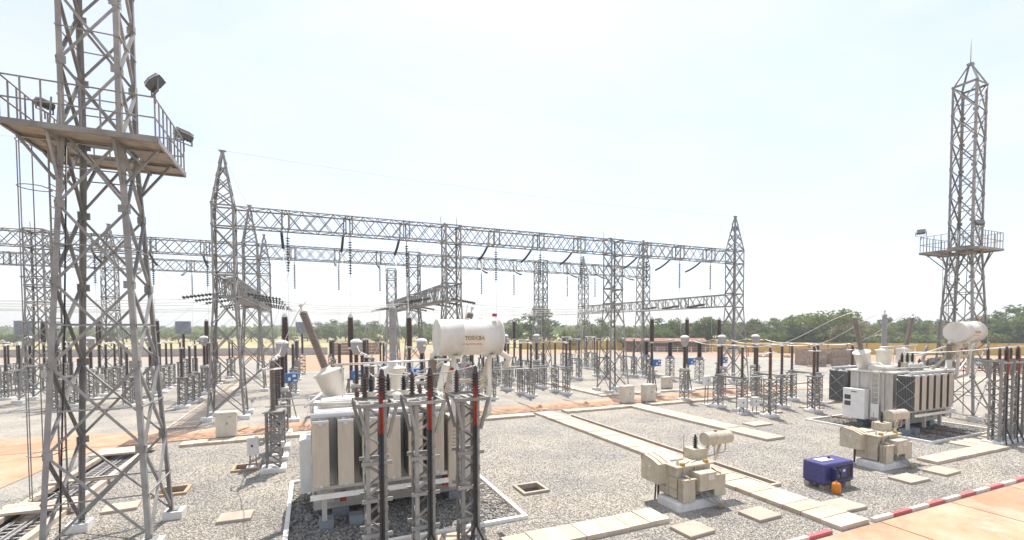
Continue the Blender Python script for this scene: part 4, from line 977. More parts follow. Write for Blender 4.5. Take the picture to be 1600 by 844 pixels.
    pipes = MB(); pipes.tube([Q(3.3, 16.3, 3.5), Q(3.3, 16.3, 4.25), Q(3.5, 15.7, 4.35), Q(3.9, 14.6, 4.9)], .06, 'tank_white', 8); pipes.build('oil_pipe', t)
    MB().tube([Q(-.05, 16.0, 3.6), Q(.9, 15.6, 3.62), Q(2.6, 15.25, 3.62), Q(3.8, 15.2, 3.7)], .05, 'tank_grey', 8).build('oil_pipe', t)
    MB().tube([Q(.3, 17.0, 3.75), Q(.3, 16.2, 3.9), Q(-.2, 15.5, 3.6)], .04, 'tank_white', 8).build('oil_pipe', t)
    # conservator drum on its frame
    c0 = Q(3.6, 14.2, 5.71)
    dr = MB(); dr.lathe([(.57, .0), (.57, .74), (.574, .742), (.574, .768), (.57, .77), (.57, 2.0), (.61, 2.0), (.61, 2.06)], c0, (1, 0, 0), 'tank_white', 48); drum = dr.build('conservator', t)
    for s, size, m, x, dz in (('TOSHIBA', .152, 'text_black', 4.66, -.02), ('SYSTEM WITH AIRCELL', .062, 'text_red', 4.60, -.21)):
        me = text_mesh(s, size, m, 'lettering'); rr = .5735
        for v in me.vertices:
            a = (v.co.y + dz) / .57; v.co = Vector((v.co.x + x - ox, (14.2 - oy) - rr * math.cos(a), 5.71 + rr * math.sin(a)))
        o = bpy.data.objects.new('lettering', me); C.objects.link(o); o.parent = drum
    pl = MB(); vs = []
    for k in range(7):
        a = (-.02 - .1 + .2 * k / 6) / .57; vs += [(4.66 - .33 - ox, 14.2 - oy - .5718 * math.cos(a), 5.71 + .5718 * math.sin(a)), (4.66 + .33 - ox, 14.2 - oy - .5718 * math.cos(a), 5.71 + .5718 * math.sin(a))]
    pl.raw(vs, [(2 * k, 2 * k + 1, 2 * k + 3, 2 * k + 2) for k in range(6)], 'text_gold'); pl.build('nameplate', drum)
    MB().tube([Q(5.45, 14.1, 5.15), Q(5.45, 13.85, 5.3), Q(5.45, 13.62, 5.9), Q(5.45, 13.75, 6.15), Q(5.45, 13.95, 6.4)], .014, 'tank_white', 6).build('level_pipe', drum)
    MB().box(Q(5.45, 13.98, 6.42), (.12, .1, .1), 'pipe_red').build('breather_valve', drum)
    MB().lathe([(.06, 0), (.06, .1), (.1, .1), (.1, .14)], Q(4.6, 14.2, 6.18), (0, 0, 1), 'tank_white', 12).build('nozzle', drum)
    MB().tube([Q(4.95, 14.2, 6.18), Q(4.95, 14.2, 6.3), Q(5.1, 14.2, 6.34), Q(5.2, 14.2, 6.18)], .02, 'tank_white', 6).build('lifting_eye', drum)
    for x in (4.15, 5.35):
        MB().bar(Q(x, 14.2, 5.1), Q(x, 14.3, 3.2), .13, .13, 'tank_white').build('conservator_leg', t)
        MB().bar(Q(x, 14.35, 4.95), Q(x, 15.45, 3.45), .1, .12, 'aux_paint').build('conservator_brace', t)
        MB().bar(Q(x, 14.3, 3.2), Q(x, 15.5, 2.6), .12, .12, 'tank_white').build('conservator_brace', t)
        MB().box(Q(x, 14.2, 5.1), (.16, .8, .1), 'tank_white').build('saddle', t)
    MB().bar(Q(4.0, 14.28, 4.3), Q(5.5, 14.28, 4.3), .09, .12, 'aux_paint').build('conservator_brace', t)
    MB().bar(Q(4.2, 14.28, 3.4), Q(5.3, 14.28, 4.2), .07, .08, 'aux_paint').build('conservator_brace', t)
    MB().lathe([(.14 if k % 2 else .11, .045 * k) for k in range(20)], Q(3.5, 14.4, 4.15), (0, 0, 1), 'tan_porcelain', 14).build('bellows_pipe', t)
    MB().tube([Q(3.5, 14.4, 5.0), Q(3.5, 14.4, 5.15), Q(3.75, 14.3, 5.3)], .08, 'tank_white', 8).build('oil_pipe', t)
    MB().lathe([(.2, 0), (.2, .05), (.14, .06), (.14, .5)], Q(3.5, 14.4, 3.6), (0, 0, 1), 'tank_white', 14).build('gas_relay', t)
    MB().tube([Q(5.6, 14.2, 5.3), Q(6.05, 14.2, 5.0), Q(6.05, 14.5, 4.7)], .1, 'tank_white', 8).build('oil_pipe', t)
    MB().lathe([(.06, 0), (.06, .05), (.02, .06), (.02, .12)], Q(4.6, 14.1, 4.75), (-1, 0, 0), 'pipe_red', 10).build('valve_wheel', t); MB().lathe([(.06, 0), (.06, .05)], Q(4.05, 14.1, 4.72), (0, -1, 0), 'pipe_red', 10).build('valve_wheel', t)
    # right end box with gauge
    MB().box(Q(4.3, 15.05, 1.95), (.42, .6, 2.4), 'radiator', bev=.02).build('tap_changer_box', t)
    gm = MB()
    for k in range(6): gm.box(Q(4.3, 14.745, 2.0 + .12 * k), (.1, .006, .03), 'cable_grey')
    gm.build('gauge_marks', t)
    # control cabinet and ladder on the left end
    cb = MB().box(Q(-.17, 17.18, 1.47), (.44, 1.2, 1.74), 'cabinet_white', bev=.015).build('control_cabinet', t)
    for z in (1.82, 1.45): MB().box(Q(-.4, 17.5, z), (.02, .34, .26), 'dark_glass', bev=.005).build('window', cb)
    MB().box(Q(-.4, 17.15, 2.16), (.02, .3, .05), 'black').build('nameplate', cb)
    lad = MB()
    for y in (16.05, 16.42): lad.bar(Q(.0, y, .6), Q(.0, y, 3.5), .03, .05, 'tank_white')
    for k in range(10): lad.bar(Q(.0, 16.05, .8 + .28 * k), Q(.0, 16.42, .8 + .28 * k), .025, .025, 'tank_white')
    lad.build('ladder', t); MB().box(Q(-.02, 16.24, 1.15), (.03, .42, .8), 'cabinet_white').build('ladder_guard', t)
    return t
T1 = make_transformer('large white and beige power transformer in the foreground behind three cable stands', (2.69, 16.39, 0))
T2 = dup(T1, (32.67, 16.39, 0), 'large white and beige power transformer at the far right beside the distant mast')

# conductors from bushings
for off, nm, arx in ((0, 'front', [-1.5, 2.55, 6.6]), (29.98, 'far', [28.15, 32.6, 36.9])):
    for i, (bx, tx) in enumerate(((.78, -.12), (2.76, 2.76), (4.74, 5.64))):
        top = Vector((tx + off + (0, 0, 0)[i], 17.3, 6.92)); e = Vector((arx[i], 21.6, 4.8))
        pts = [top.lerp(e, f) + Vector((0, 0, .75 * 4 * f * (1 - f) * (.35 - f))) for f in [k / 10 for k in range(11)]]
        wire('curved wire from the %s transformer bushing to its arrester, %s phase' % (nm, LMR[i]), pts, .015, group='bushing wires')
        wire('thin wire from arrester to disconnector behind the %s transformer, %s phase' % (nm, LMR[i]), [(arx[i], 21.6, 4.8), ((P1 if off == 0 else P3)[i], 23.5, 4.7)], .02, sag=.1, group='phase wires')

# ------------------------------------------------------------------ cable stands in front of each transformer
def make_stand(label, loc):
    t = thing('cable_stand', label, 'cable stand', loc, 0, 'cable termination stands')
    h = .25
    for sx in (-1, 1):
        for sy in (-1, 1):
            b = MB(); b.angle((sx * h, sy * h, .12), (sx * h, sy * h, 4.12), .095, 'beam_steel', (-sx, 0, 0), (0, -sy, 0)); b.build('leg', t)
            piece(unit_angle('beam_steel'), 'knee_brace', t, (sx * h, sy * .26, 3.35), (sx * .45, sy * .36, 4.2), .075, (0, sy, 0))
    for i in range(11):
        z0 = .2 + i * .355; s = 1 if i % 2 else -1
        for nx, ny in ((0, -1), (1, 0), (0, 1), (-1, 0)):
            def P(u, z): return (u * h * abs(ny) + nx * (h + .006), u * h * abs(nx) + ny * (h + .006), z)
            piece(unit_angle('beam_steel'), 'brace', t, P(-s, z0), P(s, z0 + .355), .05, (nx, ny, 0))
    for z in (1.0, 1.85, 2.75):
        for nx, ny in ((0, -1), (0, 1)): block('beam_steel', 'gusset', t, (0, ny * (h + .03), z), (.72, .05, .09))
    for s in (-1, 1):
        piece(unit_angle('beam_steel'), 'top_frame_bar', t, (-.5, s * .4, 4.2), (.5, s * .4, 4.2), .08, (0, s, 0)); piece(unit_angle('beam_steel'), 'top_frame_bar', t, (s * .48, -.4, 4.205), (s * .48, .4, 4.205), .08, (s, 0, 0))
    piece(unit_angle('beam_steel'), 'top_frame_bar', t, (-.05, -.4, 4.21), (-.05, .4, 4.21), .08, (1, 0, 0)); piece(unit_angle('beam_steel'), 'top_frame_bar', t, (.2, -.4, 4.21), (.2, .4, 4.21), .08, (1, 0, 0))
    MB().lathe(sheds(.075, .13, 0, .58, 8) + [(.06, .6), (.05, .7), (.02, .74)], (.14, -.25, 4.28), (0, 0, 1), 'brown_porcelain', 14).build('post_insulator', t)
    MB().lathe(sheds(.05, .09, 0, .5, 7) + [(.05, .52), (.02, .6)], (-.2, .32, 4.28), (0, 0, 1), 'brown_porcelain', 12).build('post_insulator', t)
    for q in (-.026, .03):
        MB().tube([(.1 + q, -.33, 3.45), (.1 + q, -.33, 4.2), (.1 + q, -.33, 4.5)], .028, 'cable_red', 8).build('cable_end', t)
        ft = -.35 if q < 0 else .35
        MB().tube([(.1 + ft, -.5, .05), (.1 + ft * .7, -.42, .3), (.1 + q, -.34, .8), (.1 + q, -.33, 2), (.1 + q, -.33, 3.46)], .031, 'cable_black', 8).build('cable', t)
    MB().box((0, 0, .06), (.95, .85, .14), 'white_pad', bev=.03).build('footing', t)
    return t
s1 = make_stand('steel cable stand with red-ended black cable before the front transformer, left of three', (1.42, 11.75, 0))
dup(s1, (2.6, 11.75, 0), 'steel cable stand with red-ended black cable before the front transformer, middle of three')
dup(s1, (3.8, 11.75, 0), 'steel cable stand with red-ended black cable before the front transformer, right of three')
dup(s1, (32.35, 11.9, 0), 'steel cable stand with red-ended black cable at the right edge, left of three')
dup(s1, (33.55, 11.9, 0), 'steel cable stand with red-ended black cable at the right edge, middle of three')
dup(s1, (34.75, 11.9, 0), 'steel cable stand with red-ended black cable at the right edge, right of three')
for off, nm, sx in ((0, 'front', (1.56, 2.74, 3.94)), (29.98, 'far', (32.49, 33.69, 34.89))):
    for i, bx in enumerate((1.8, 2.35, 2.87)):
        wire('pale conductor from low voltage bushing to cable stand of the %s transformer, %s phase' % (nm, LMR[i]), [(bx + off, 15.85, 4.5), (sx[i], 11.5, 5.02)], .02, sag=.12, group='low voltage conductors')

# ------------------------------------------------------------------ auxiliary transformers
def make_aux(label, loc):
    t = thing('auxiliary_transformer', label, 'transformer', loc, 0, 'beige auxiliary transformers'); A = 'aux_paint'; t.scale = (1, 1, .93)
    # origin: front left corner of the plinth
    MB().box((.95, .5, .15), (1.95, 1.06, .32), 'white_pad', bev=.06).build('plinth', t)
    tank = MB().box((.92, .72, .9), (1.45, .85, 1.1), A).build('tank', t)
    for z in (.62, 1.05): block(A, 'rib', tank, (.92, .72, z), (1.53, .93, .06))
    for x in (.45, .95): block(A, 'rib', tank, (x, .27, .9), (.05, .06, 1.08))
    block(A, 'rib', tank, (.17, .72, .9), (.06, .06, 1.08))
    MB().box((.92, .72, 1.48), (1.66, 1.05, .06), A, bev=.012).build('cover', t)
    # arched cable box on the left
    pr = [(-.02, 0), (-.02, .62)] + [(.1 - .12 * math.cos(R(a)) , .62 + .18 * math.sin(R(a))) for a in (30, 60, 90)] + [(.62, .72), (.95, .62), (.95, 0)]
    b = MB(); y0, y1 = .72, 1.55; n = len(pr); vs = [(-.62 + 0 * p[0] + (0), 0, 0) for p in pr]
    vs = [(-.24, y1 - p[0] * .87, .78 + p[1] * 1.15) for p in pr] + [(.40, y1 - p[0] * .87, .78 + p[1] * 1.15) for p in pr]
    b.raw(vs, [tuple(range(n)), tuple(reversed(range(n, 2 * n)))] + [(i, n + i, n + (i + 1) % n, (i + 1) % n) for i in range(n)], A); cbx = b.build('cable_box', t)
    MB().bar((-.12, 1.0, .12), (-.02, 1.05, .8), .04, .04, 'black').build('box_leg', cbx); MB().bar((.2, 1.2, .05), (.2, 1.2, .8), .05, .05, 'black').build('box_leg', cbx)
    for xx in (-.245, -.04, .2): 
        sm = MB(); sm.tube([(xx, y1 - p[0] * .87, .785 + p[1] * 1.15) for p in pr[1:-1]], .014, 'rust_steel', 4); sm.build('seam', cbx)
    MB().lathe([(.04, 0), (.04, .03)], (-.25, 1.1, 1.35), (-1, 0, 0), 'white_paint', 10).build('earth_mark', cbx)
    top = MB(); top.box((.68, 1.1, 1.53), (.62, .55, .1), A, bev=.02); top.build('cover_duct', t)
    # front boxes
    for x, w, z, h, d in ((.38, .5, .72, .8, .22), (1.72, .5, .74, .8, .22)):
        r = MB()
        for k in range(5): r.box((x, .16 - k * .055, z), (w, .03, h), A)
        r.box((x, -.09, z + h / 2 + .01), (w, .1, .03), A); r.tube([(x, -.1, z + h / 2 + .05), (x, .3, z + h / 2 + .12)], .03, A, 6)
        r.build('radiator', t)
    mb = MB().box((1.08, .06, 1.0), (.72, .5, .62), A, bev=.012).build('marshalling_box', t)
    MB().box((1.2, -.196, 1.14), (.22, .01, .15), 'white_paint').build('label_plate', mb)
    tx = MB()
    for k in range(3): tx.box((1.2, -.203, 1.185 - k * .04), (.17, .004, .012), 'cable_grey')
    tx.build('label_text', mb)
    for k, x in enumerate((.9, .97, 1.1, 1.16, 1.25)):
        MB().tube([(x, .0, .7), (x + .02, -.05, .5), (x + .1 + .05 * k, -.12, .36), (1.45 + .04 * k, -.3, .1), (1.5 + .04 * k, -.34, .02)], .018, 'cable_grey', 6).build('cable', t)
    MB().box((1.5, -.28, .1), (.16, .1, .1), 'brass').build('cable_clamp', t)
    for x in (.42, 1.45): MB().box((x, .3, 1.56), (.14, .12, .1), 'brass').build('valve', t)
    MB().lathe([(.05, 0), (.05, .12), (.03, .13), (.03, .2)], (.35, .45, 1.51), (0, 0, 1), 'aluminium', 8).build('thermometer', t)
    for x in (.6, .9): MB().tube([(x, .4, 1.53), (x + .35, .55, 1.55)], .02, 'aluminium', 5).build('cover_pipe', t)
    hb = MB().box((1.6, .9, 1.68), (.62, .5, .42), A, bev=.012).build('bushing_box', t)
    MB().lathe([(.07, 0)] + sheds(.045, .095, .02, .4, 5) + [(.04, .42), (.025, .5)], (1.58, .9, 1.89), (0, 0, 1), 'black_porcelain', 12).build('bushing', hb)
    MB().tube([(1.15, 1.0, 1.5), (1.15, 1.0, 2.4)], .012, 'rust_steel', 5).build('earth_rod', t)
    cons = MB().lathe([(.25, 0), (.25, 1.12)], (1.95, .85, 2.18), (1, -.05, 0), A, 24).build('conservator', t)
    MB().box((2.45, .83, 2.45), (.08, .08, .06), 'rust_steel').build('filler_cap', cons)
    for x in (2.15, 2.75): MB().bar((1.95 if x < 2.5 else 2.45, .85, 1.3), (x, .84, 2.0), .09, .05, A).build('conservator_leg', t)
    MB().tube([(2.95, .8, 2.2), (2.9, .8, 1.6), (1.7, .75, 1.5)], .025, A, 6).build('oil_pipe', t)
    MB().tube([(2.4, .8, 1.5), (2.4, .8, 2.2)], .03, 'aluminium', 6).build('oil_pipe', t); MB().box((2.4, .8, 1.9), (.14, .12, .1), 'aluminium').build('gas_relay', t)
    return t
a1 = make_aux('beige auxiliary transformer on a white plinth, nearer one beside the long slab trench', (10.86, 11.5, 0))
dup(a1, (21.75, 11.45, 0), 'beige auxiliary transformer on a white plinth, farther one beyond the blue generator')

# ------------------------------------------------------------------ generator and jerrycan
t = thing('generator', 'dark blue canopy generator raised on blocks with its front hatch open', 'generator', (17.98, 11.28, 0), R(-2))
body = MB(); body.box((0, 0, .60), (1.62, .84, .74), 'gen_blue', bev=.03); body = body.build('canopy', t)
MB().box((0, 0, .205), (1.5, .74, .06), 'black').build('base_frame', t)
MB().box((.06, -.425, .56), (1.0, .02, .52), 'black').build('hatch_opening', t)
for x, z, r in ((-.28, .62, .1), (-.15, .48, .09), (-.05, .7, .07)): MB().lathe([(r, 0), (r, .06), (r * .5, .08)], (x, -.43, z), (0, -1, 0), 'lamp_body', 12).build('engine_part', t)
MB().box((.2, -.44, .6), (.3, .04, .36), 'gen_blue').build('control_panel', t); MB().box((.2, -.465, .66), (.12, .01, .08), 'white_paint').build('gauge', t)
MB().box((-.47, -.56, .58), (.03, .28, .5), 'gen_blue', Euler((0, 0, R(-25)))).build('hatch_door', t)
for k in range(7): block('black', 'louvre', t, (.45 + k * .045, -.426, .6), (.02, .012, .46))
MB().box((-.2, .05, .985), (.7, .34, .012), 'radiator_top').build('roof_panel', t)
MB().lathe([(.06, 0), (.06, .03), (.035, .04), (.035, .1)], (.1, .05, .97), (0, 0, 1), 'black', 10).build('exhaust_cap', t)
for x, y, m in ((-.62, -.3, 'brick'), (.55, -.3, 'pale_concrete'), (-.62, .3, 'pale_concrete'), (.55, .3, 'pale_concrete'), (-.1, -.3, 'pale_concrete')):
    MB().box((x, y, .09), (.3, .2, .18), m, bev=.01).build('support_block', t)
t = thing('jerrycan', 'orange plastic jerrycan standing on gravel in front of the blue generator', 'jerrycan', (17.3, 10.55, 0), R(20))
MB().lathe([(.13, 0), (.15, .02), (.15, .32), (.12, .38), (.05, .41)], (0, 0, .01), (0, 0, 1), 'jerry_orange', 14).build('body', t)
MB().lathe([(.035, 0), (.035, .05)], (.04, 0, .41), (0, 0, 1), 'black', 8).build('cap', t); MB().tube([(-.1, 0, .38), (-.08, 0, .45), (.0, 0, .45)], .015, 'jerry_orange', 6).build('handle', t)
# ------------------------------------------------------------------ beyond the yard: walls, sheds, cars, a person
def wall_run(name, label, pts, h, th, m, pm=None, bay=3.0, courses=1):
    t = thing(name, label, 'wall', (pts[0][0], pts[0][1], -.05)); o = Vector((pts[0][0], pts[0][1], 0))
    for a, b in zip(pts[:-1], pts[1:]):
        a = Vector((*a, 0)) - o; b = Vector((*b, 0)) - o; d = b - a; L = d.length; n = max(1, int(round(L / bay))); ang = math.atan2(d.y, d.x)
        for i in range(n):
            c = a.lerp(b, (i + .5) / n)
            for k in range(courses):
                hh = h / courses
                block(m, 'wall_panel', t, (c.x, c.y, (k + .5) * hh), (L / n - .05, th * (1 - .12 * (k % 2)), hh - (.06 if courses > 1 else 0)), ang)
            if pm:
                p = a.lerp(b, i / n); block(pm, 'pier', t, (p.x, p.y, h / 2 + .04), (.32, th + .14, h + .1), ang)
    return t
wall_run('perimeter_wall', 'long yellow perimeter wall with dark piers behind the right side of the yard', [(56, 122), (78, 104), (94, 86), (104, 70), (118, 58), (138, 46), (175, 30)], 2.5, .2, 'yellow_wall', 'brown_wall', 4.0)
wall_run('perimeter_wall', 'pale grey boundary wall far behind the left part of the yard', [(3.6, 116), (-30, 124), (-95, 150)], 1.7, .2, 'grey_wall', None, 3.0)
wall_run('block_wall', 'brown wall of stacked horizontal courses left of the middle bushing', [(4.2, 114.2), (14.9, 112.2)], 2.8, .5, 'brown_wall', None, 1.8, 4)
wall_run('block_wall', 'low brown wall behind the middle bay, under the big tree', [(34, 122), (50, 117)], 2.6, .4, 'brown_wall', None, 2.6, 2)

t = thing('ruined_hut', 'roofless brick hut with a dark doorway in front of the right trees', 'hut', (75.6, 47.4, -.04), math.atan2(-1.6, 9))
for k, (x0, x1, z0, z1) in enumerate([(-4.8, -3.0, 0, 2.7), (-1.9, 3.0, 0, 2.9), (3.9, 4.8, 0, 2.8), (-3.0, -1.9, 2.0, 2.8), (3.0, 3.9, 1.9, 2.8), (3.0, 3.9, 0, .9)]):
    nz = max(1, int((z1 - z0) / .32)); nx = max(1, int((x1 - x0) / .6))
    for i in range(nz):
        block('brick', 'brick_course', t, ((x0 + x1) / 2 + random.uniform(-.02, .02), -1.9 + random.uniform(-.015, .015), z0 + (i + .5) * (z1 - z0) / nz), (x1 - x0, .25, (z1 - z0) / nz - .025))
block('brick', 'side_wall', t, (-4.7, .1, 1.35), (.25, 3.8, 2.7)); block('brick', 'side_wall', t, (4.7, .1, 1.4), (.25, 3.8, 2.8)); block('brick', 'back_wall', t, (0, 1.95, 1.3), (9.2, .25, 2.6))
block('trench_dark', 'inner_floor', t, (0, 0, .03), (9, 3.6, .06))
o = thing('notice_board', 'pale board leaning in front of the brick hut', 'board', (79.4, 44.2, -.03), -.2); MB().box((0, 0, .75), (.95, .05, 1.2), 'white_paint', Euler((R(-12), 0, 0))).build('panel', o); MB().box((.3, .15, .4), (.05, .05, .8), 'rust_steel').build('prop', o)

t = thing('open_shed', 'long low open shed with rusty sheet roof beyond the front gantry', 'shed', (82, 91.2, -.04), math.atan2(-11.7, 16))
for i in range(8):
    block('rust_steel', 'roof_sheet', t, (-10 + 1.43 + i * 2.5 - 1.25 + .07, 0, 3.0), (2.45, 4.4, .06)).rotation_euler = (R(9), 0, 0)
for i in range(9):
    block('roof_dark', 'post', t, (-10 + i * 2.5, -1.8, 1.35), (.12, .12, 2.7)); block('roof_dark', 'post', t, (-10 + i * 2.5, 1.8, 1.6), (.12, .12, 3.1))
block('brown_wall', 'back_wall', t, (0, 2.0, 1.2), (20, .15, 2.4))
for i in range(6): block('roof_dark' if i % 2 else 'brick', 'stored_crate', t, (-8.5 + i * 3.3, .4, .5), (1.8, 1.3, 1.0 + .3 * (i % 3)))
t = thing('site_fence', 'thin white rail fence in front of the open shed', 'fence', (73.2, 87, -.03), math.atan2(-8, 10.4))
for i in range(12): block('white_paint', 'post', t, (i * 1.5, 0, .8), (.09, .09, 1.6))
for z in (.35, .95, 1.5): block('white_paint', 'rail', t, (8.2, .06, z), (16.6, .03, .06))
for k, (x, y, s) in enumerate([(84.5, 66.5, 1.0), (88, 63.5, .8), (91.5, 60, .9), (69.8, 46.2, .55), (75.3, 44.6, .6)]):
    b = MB()
    for i in range(14): b.box((random.uniform(-1.4, 1.4) * s, random.uniform(-.9, .9) * s, random.uniform(.05, .35) * s), tuple(random.uniform(.25, .7) * s for _ in range(3)), 'pale_concrete', Euler((random.random() * 3, random.random() * 3, random.random() * 3)))
    o = b.build('rubble_heap'); o.location = (x, y, -.05); tag(o, 'heap of pale rubble on orange soil, number %s from the left' % ['three', 'four', 'five', 'one', 'two'][k], 'rubble', 'rubble heaps')
    o['label'] = ['pale rubble heap on orange soil below the yellow wall, leftmost', 'pale rubble heap on orange soil below the yellow wall, middle', 'pale rubble heap on orange soil below the yellow wall, rightmost', 'small rubble heap left of the brick hut doorway', 'small rubble heap in front of the brick hut'][k]
fk = thing('far_kerb', 'distant red and white kerb behind the far right mast', 'kerb')
for i in range(30): block('kerb_red' if i % 2 else 'kerb_white', 'kerb_stone', fk, (68 + i * 1.0, 39.2 - i * .47, .04), (1.08, .2, .26), -.44)

def make_car(label, loc, rz, paint):
    t = thing('parked_car', label, 'car', loc, rz, 'cars parked behind the far mast')
    b = MB(); sec = [(-2.1, .35, .78, .72), (-1.95, .28, .92, .8), (-.9, .26, .98, .85), (.9, .26, .98, .85), (1.9, .28, .86, .82), (2.15, .38, .7, .72)]
    vs = []; fs = []
    for x, z0, z1, w in sec: vs += [(x, -w, z0), (x, w, z0), (x, w * .97, z1), (x, -w * .97, z1)]
    for i in range(5): fs += [(i * 4 + k, i * 4 + (k + 1) % 4, i * 4 + 4 + (k + 1) % 4, i * 4 + 4 + k) for k in range(4)]
    fs += [(3, 2, 1, 0), (20, 21, 22, 23)]; b.raw(vs, fs, paint, False); b.build('body', t)
    g = MB(); g.raw([(-1.5, -.78, .96), (-1.5, .78, .96), (1.15, .78, .96), (1.15, -.78, .96), (-1.05, -.62, 1.45), (-1.05, .62, 1.45), (.35, .62, 1.45), (.35, -.62, 1.45)], [(0, 4, 5, 1), (1, 5, 6, 2), (2, 6, 7, 3), (3, 7, 4, 0), (4, 7, 6, 5)], 'dark_glass'); g.build('windows', t)
    r = MB(); r.box((-.35, 0, 1.465), (1.4, 1.24, .04), paint, bev=.015)
    for x, xx in ((-1.5, -1.05), (1.15, .35), (-.3, -.3)):
        for s in (-1, 1): r.bar((x, s * .785, .97), (xx, s * .63, 1.46), .07, .03, paint)
    r.build('roof', t)
    for x in (-1.3, 1.35):
        for s in (-1, 1):
            w = MB().lathe([(.31, 0), (.32, .03), (.32, .18), (.29, .2)], (x, s * .8 - .1, .32), (0, 1, 0), 'black', 16).build('wheel', t); MB().lathe([(.18, 0), (.18, .02)], (x, s * .8 + (.1 if s > 0 else -.1), .32), (0, s, 0), 'aluminium', 12).build('rim', w)
    for s in (-1, 1): MB().box((2.1, s * .55, .62), (.06, .28, .12), 'lamp_glass').build('headlight', t); MB().box((-2.09, s * .58, .68), (.05, .22, .14), 'pipe_red').build('tail_light', t)
    return t
make_car('dark car parked behind the legs of the far mast', (84.6, 37.2, -.03), R(-28), 'car_dark')
make_car('silver car parked right of the dark car behind the far mast', (89.8, 34.6, -.03), R(-24), 'car_silver')
make_car('white car parked at the right edge beyond the cable stands', (96, 32.0, -.03), R(-26), 'car_white')
make_car('silver car parked beyond the rightmost front column', (90.5, 78.5, -.03), R(-40), 'car_silver')

# person in red walking on the orange soil
p = thing('person', 'person in red clothes walking on orange soil right of the rightmost front column', 'person', (82.6, 68.3, -.03), R(60))
sk = bpy.data.meshes.new('body')
J = [(0, 0, .95), (0, 0, 1.15), (0, 0, 1.42), (0, 0, 1.5), (0, .02, 1.6), (0, .02, 1.72), (-.19, 0, 1.4), (-.25, .05, 1.13), (-.22, .16, .92), (.19, 0, 1.4), (.25, -.05, 1.13), (.23, .04, .9), (-.1, 0, .88), (-.11, .12, .5), (-.11, .05, .08), (-.11, .18, .04), (.1, 0, .88), (.11, -.06, .5), (.11, -.22, .1), (.11, -.1, .04)]
E_ = [(0, 1), (1, 2), (2, 3), (3, 4), (4, 5), (2, 6), (6, 7), (7, 8), (2, 9), (9, 10), (10, 11), (0, 12), (12, 13), (13, 14), (14, 15), (0, 16), (16, 17), (17, 18), (18, 19)]
RAD = [.15, .14, .15, .06, .09, .08, .07, .05, .035, .07, .05, .035, .095, .065, .045, .035, .095, .065, .045, .035]
sk.from_pydata(J, E_, []); so = bpy.data.objects.new('body', sk); C.objects.link(so)
md = so.modifiers.new('skin', 'SKIN')
if not sk.skin_vertices: 
    bm = bmesh.new(); bm.from_mesh(sk); bm.verts.layers.skin.verify(); bm.to_mesh(sk); bm.free()
for i, r in enumerate(RAD): sk.skin_vertices[0].data[i].radius = (r, r * .85); sk.skin_vertices[0].data[i].use_root = (i == 0)
ss = so.modifiers.new('sub', 'SUBSURF'); ss.levels = 1; ss.render_levels = 1
me = bpy.data.meshes.new_from_object(so.evaluated_get(bpy.context.evaluated_depsgraph_get())); bpy.data.objects.remove(so)
me.materials.clear()
for m in ('cloth_red', 'skin', 'cloth_dark'): me.materials.append(MATS[m])
for f in me.polygons:
    c = f.center; f.material_index = 1 if (c.z > 1.5 or (abs(c.x) > .2 and c.z < 1.0)) else (2 if c.z < .12 else 0); f.use_smooth = True
o = bpy.data.objects.new('body', me); C.objects.link(o); o.parent = p
MB().lathe([(.09, 0), (.1, .05), (.07, .1), (.02, .12)], (0, .02, 1.7), (0, 0, 1), 'black', 10).build('hair', p)

# ------------------------------------------------------------------ trees
def leaf_cloud(centers, radii, per, size, flat_=1.0):
    """leaf-sized quads spread through clumps; returns verts, faces"""
    V = []; 
    for c, r in zip(centers, radii):
        n = per; d = rng.normal(size=(n, 3)); d /= np.linalg.norm(d, axis=1)[:, None]
        rad = r * rng.uniform(.35, 1.0, (n, 1)) ** .6
        p = np.array(c) + d * rad * np.array([1, 1, .75 * flat_])
        a = rng.normal(size=(n, 3)) + d * .6; a[:, 2] += .5; a /= np.linalg.norm(a, axis=1)[:, None]
        u = np.cross(a, rng.normal(size=(n, 3))); u /= np.linalg.norm(u, axis=1)[:, None]; w = np.cross(a, u)
        s = size * rng.uniform(.6, 1.3, (n, 1))
        V.append(np.stack([p - u * s * .9, p - w * s * .45, p + u * s * .9, p + w * s * .45], 1))
    V = np.concatenate(V).reshape(-1, 3); return V
def quads(name, V, mats, mi=None):
    n = len(V) // 4; me = bpy.data.meshes.new(name); me.vertices.add(len(V)); me.vertices.foreach_set('co', V.ravel().astype(np.float32))
    me.loops.add(n * 4); me.loops.foreach_set('vertex_index', np.arange(n * 4, dtype=np.int32)); me.polygons.add(n); me.polygons.foreach_set('loop_start', np.arange(0, n * 4, 4, dtype=np.int32))
    for m in mats: me.materials.append(MATS[m])
    if mi is not None: me.polygons.foreach_set('material_index', mi.astype(np.int32))
    me.update(calc_edges=True); return me
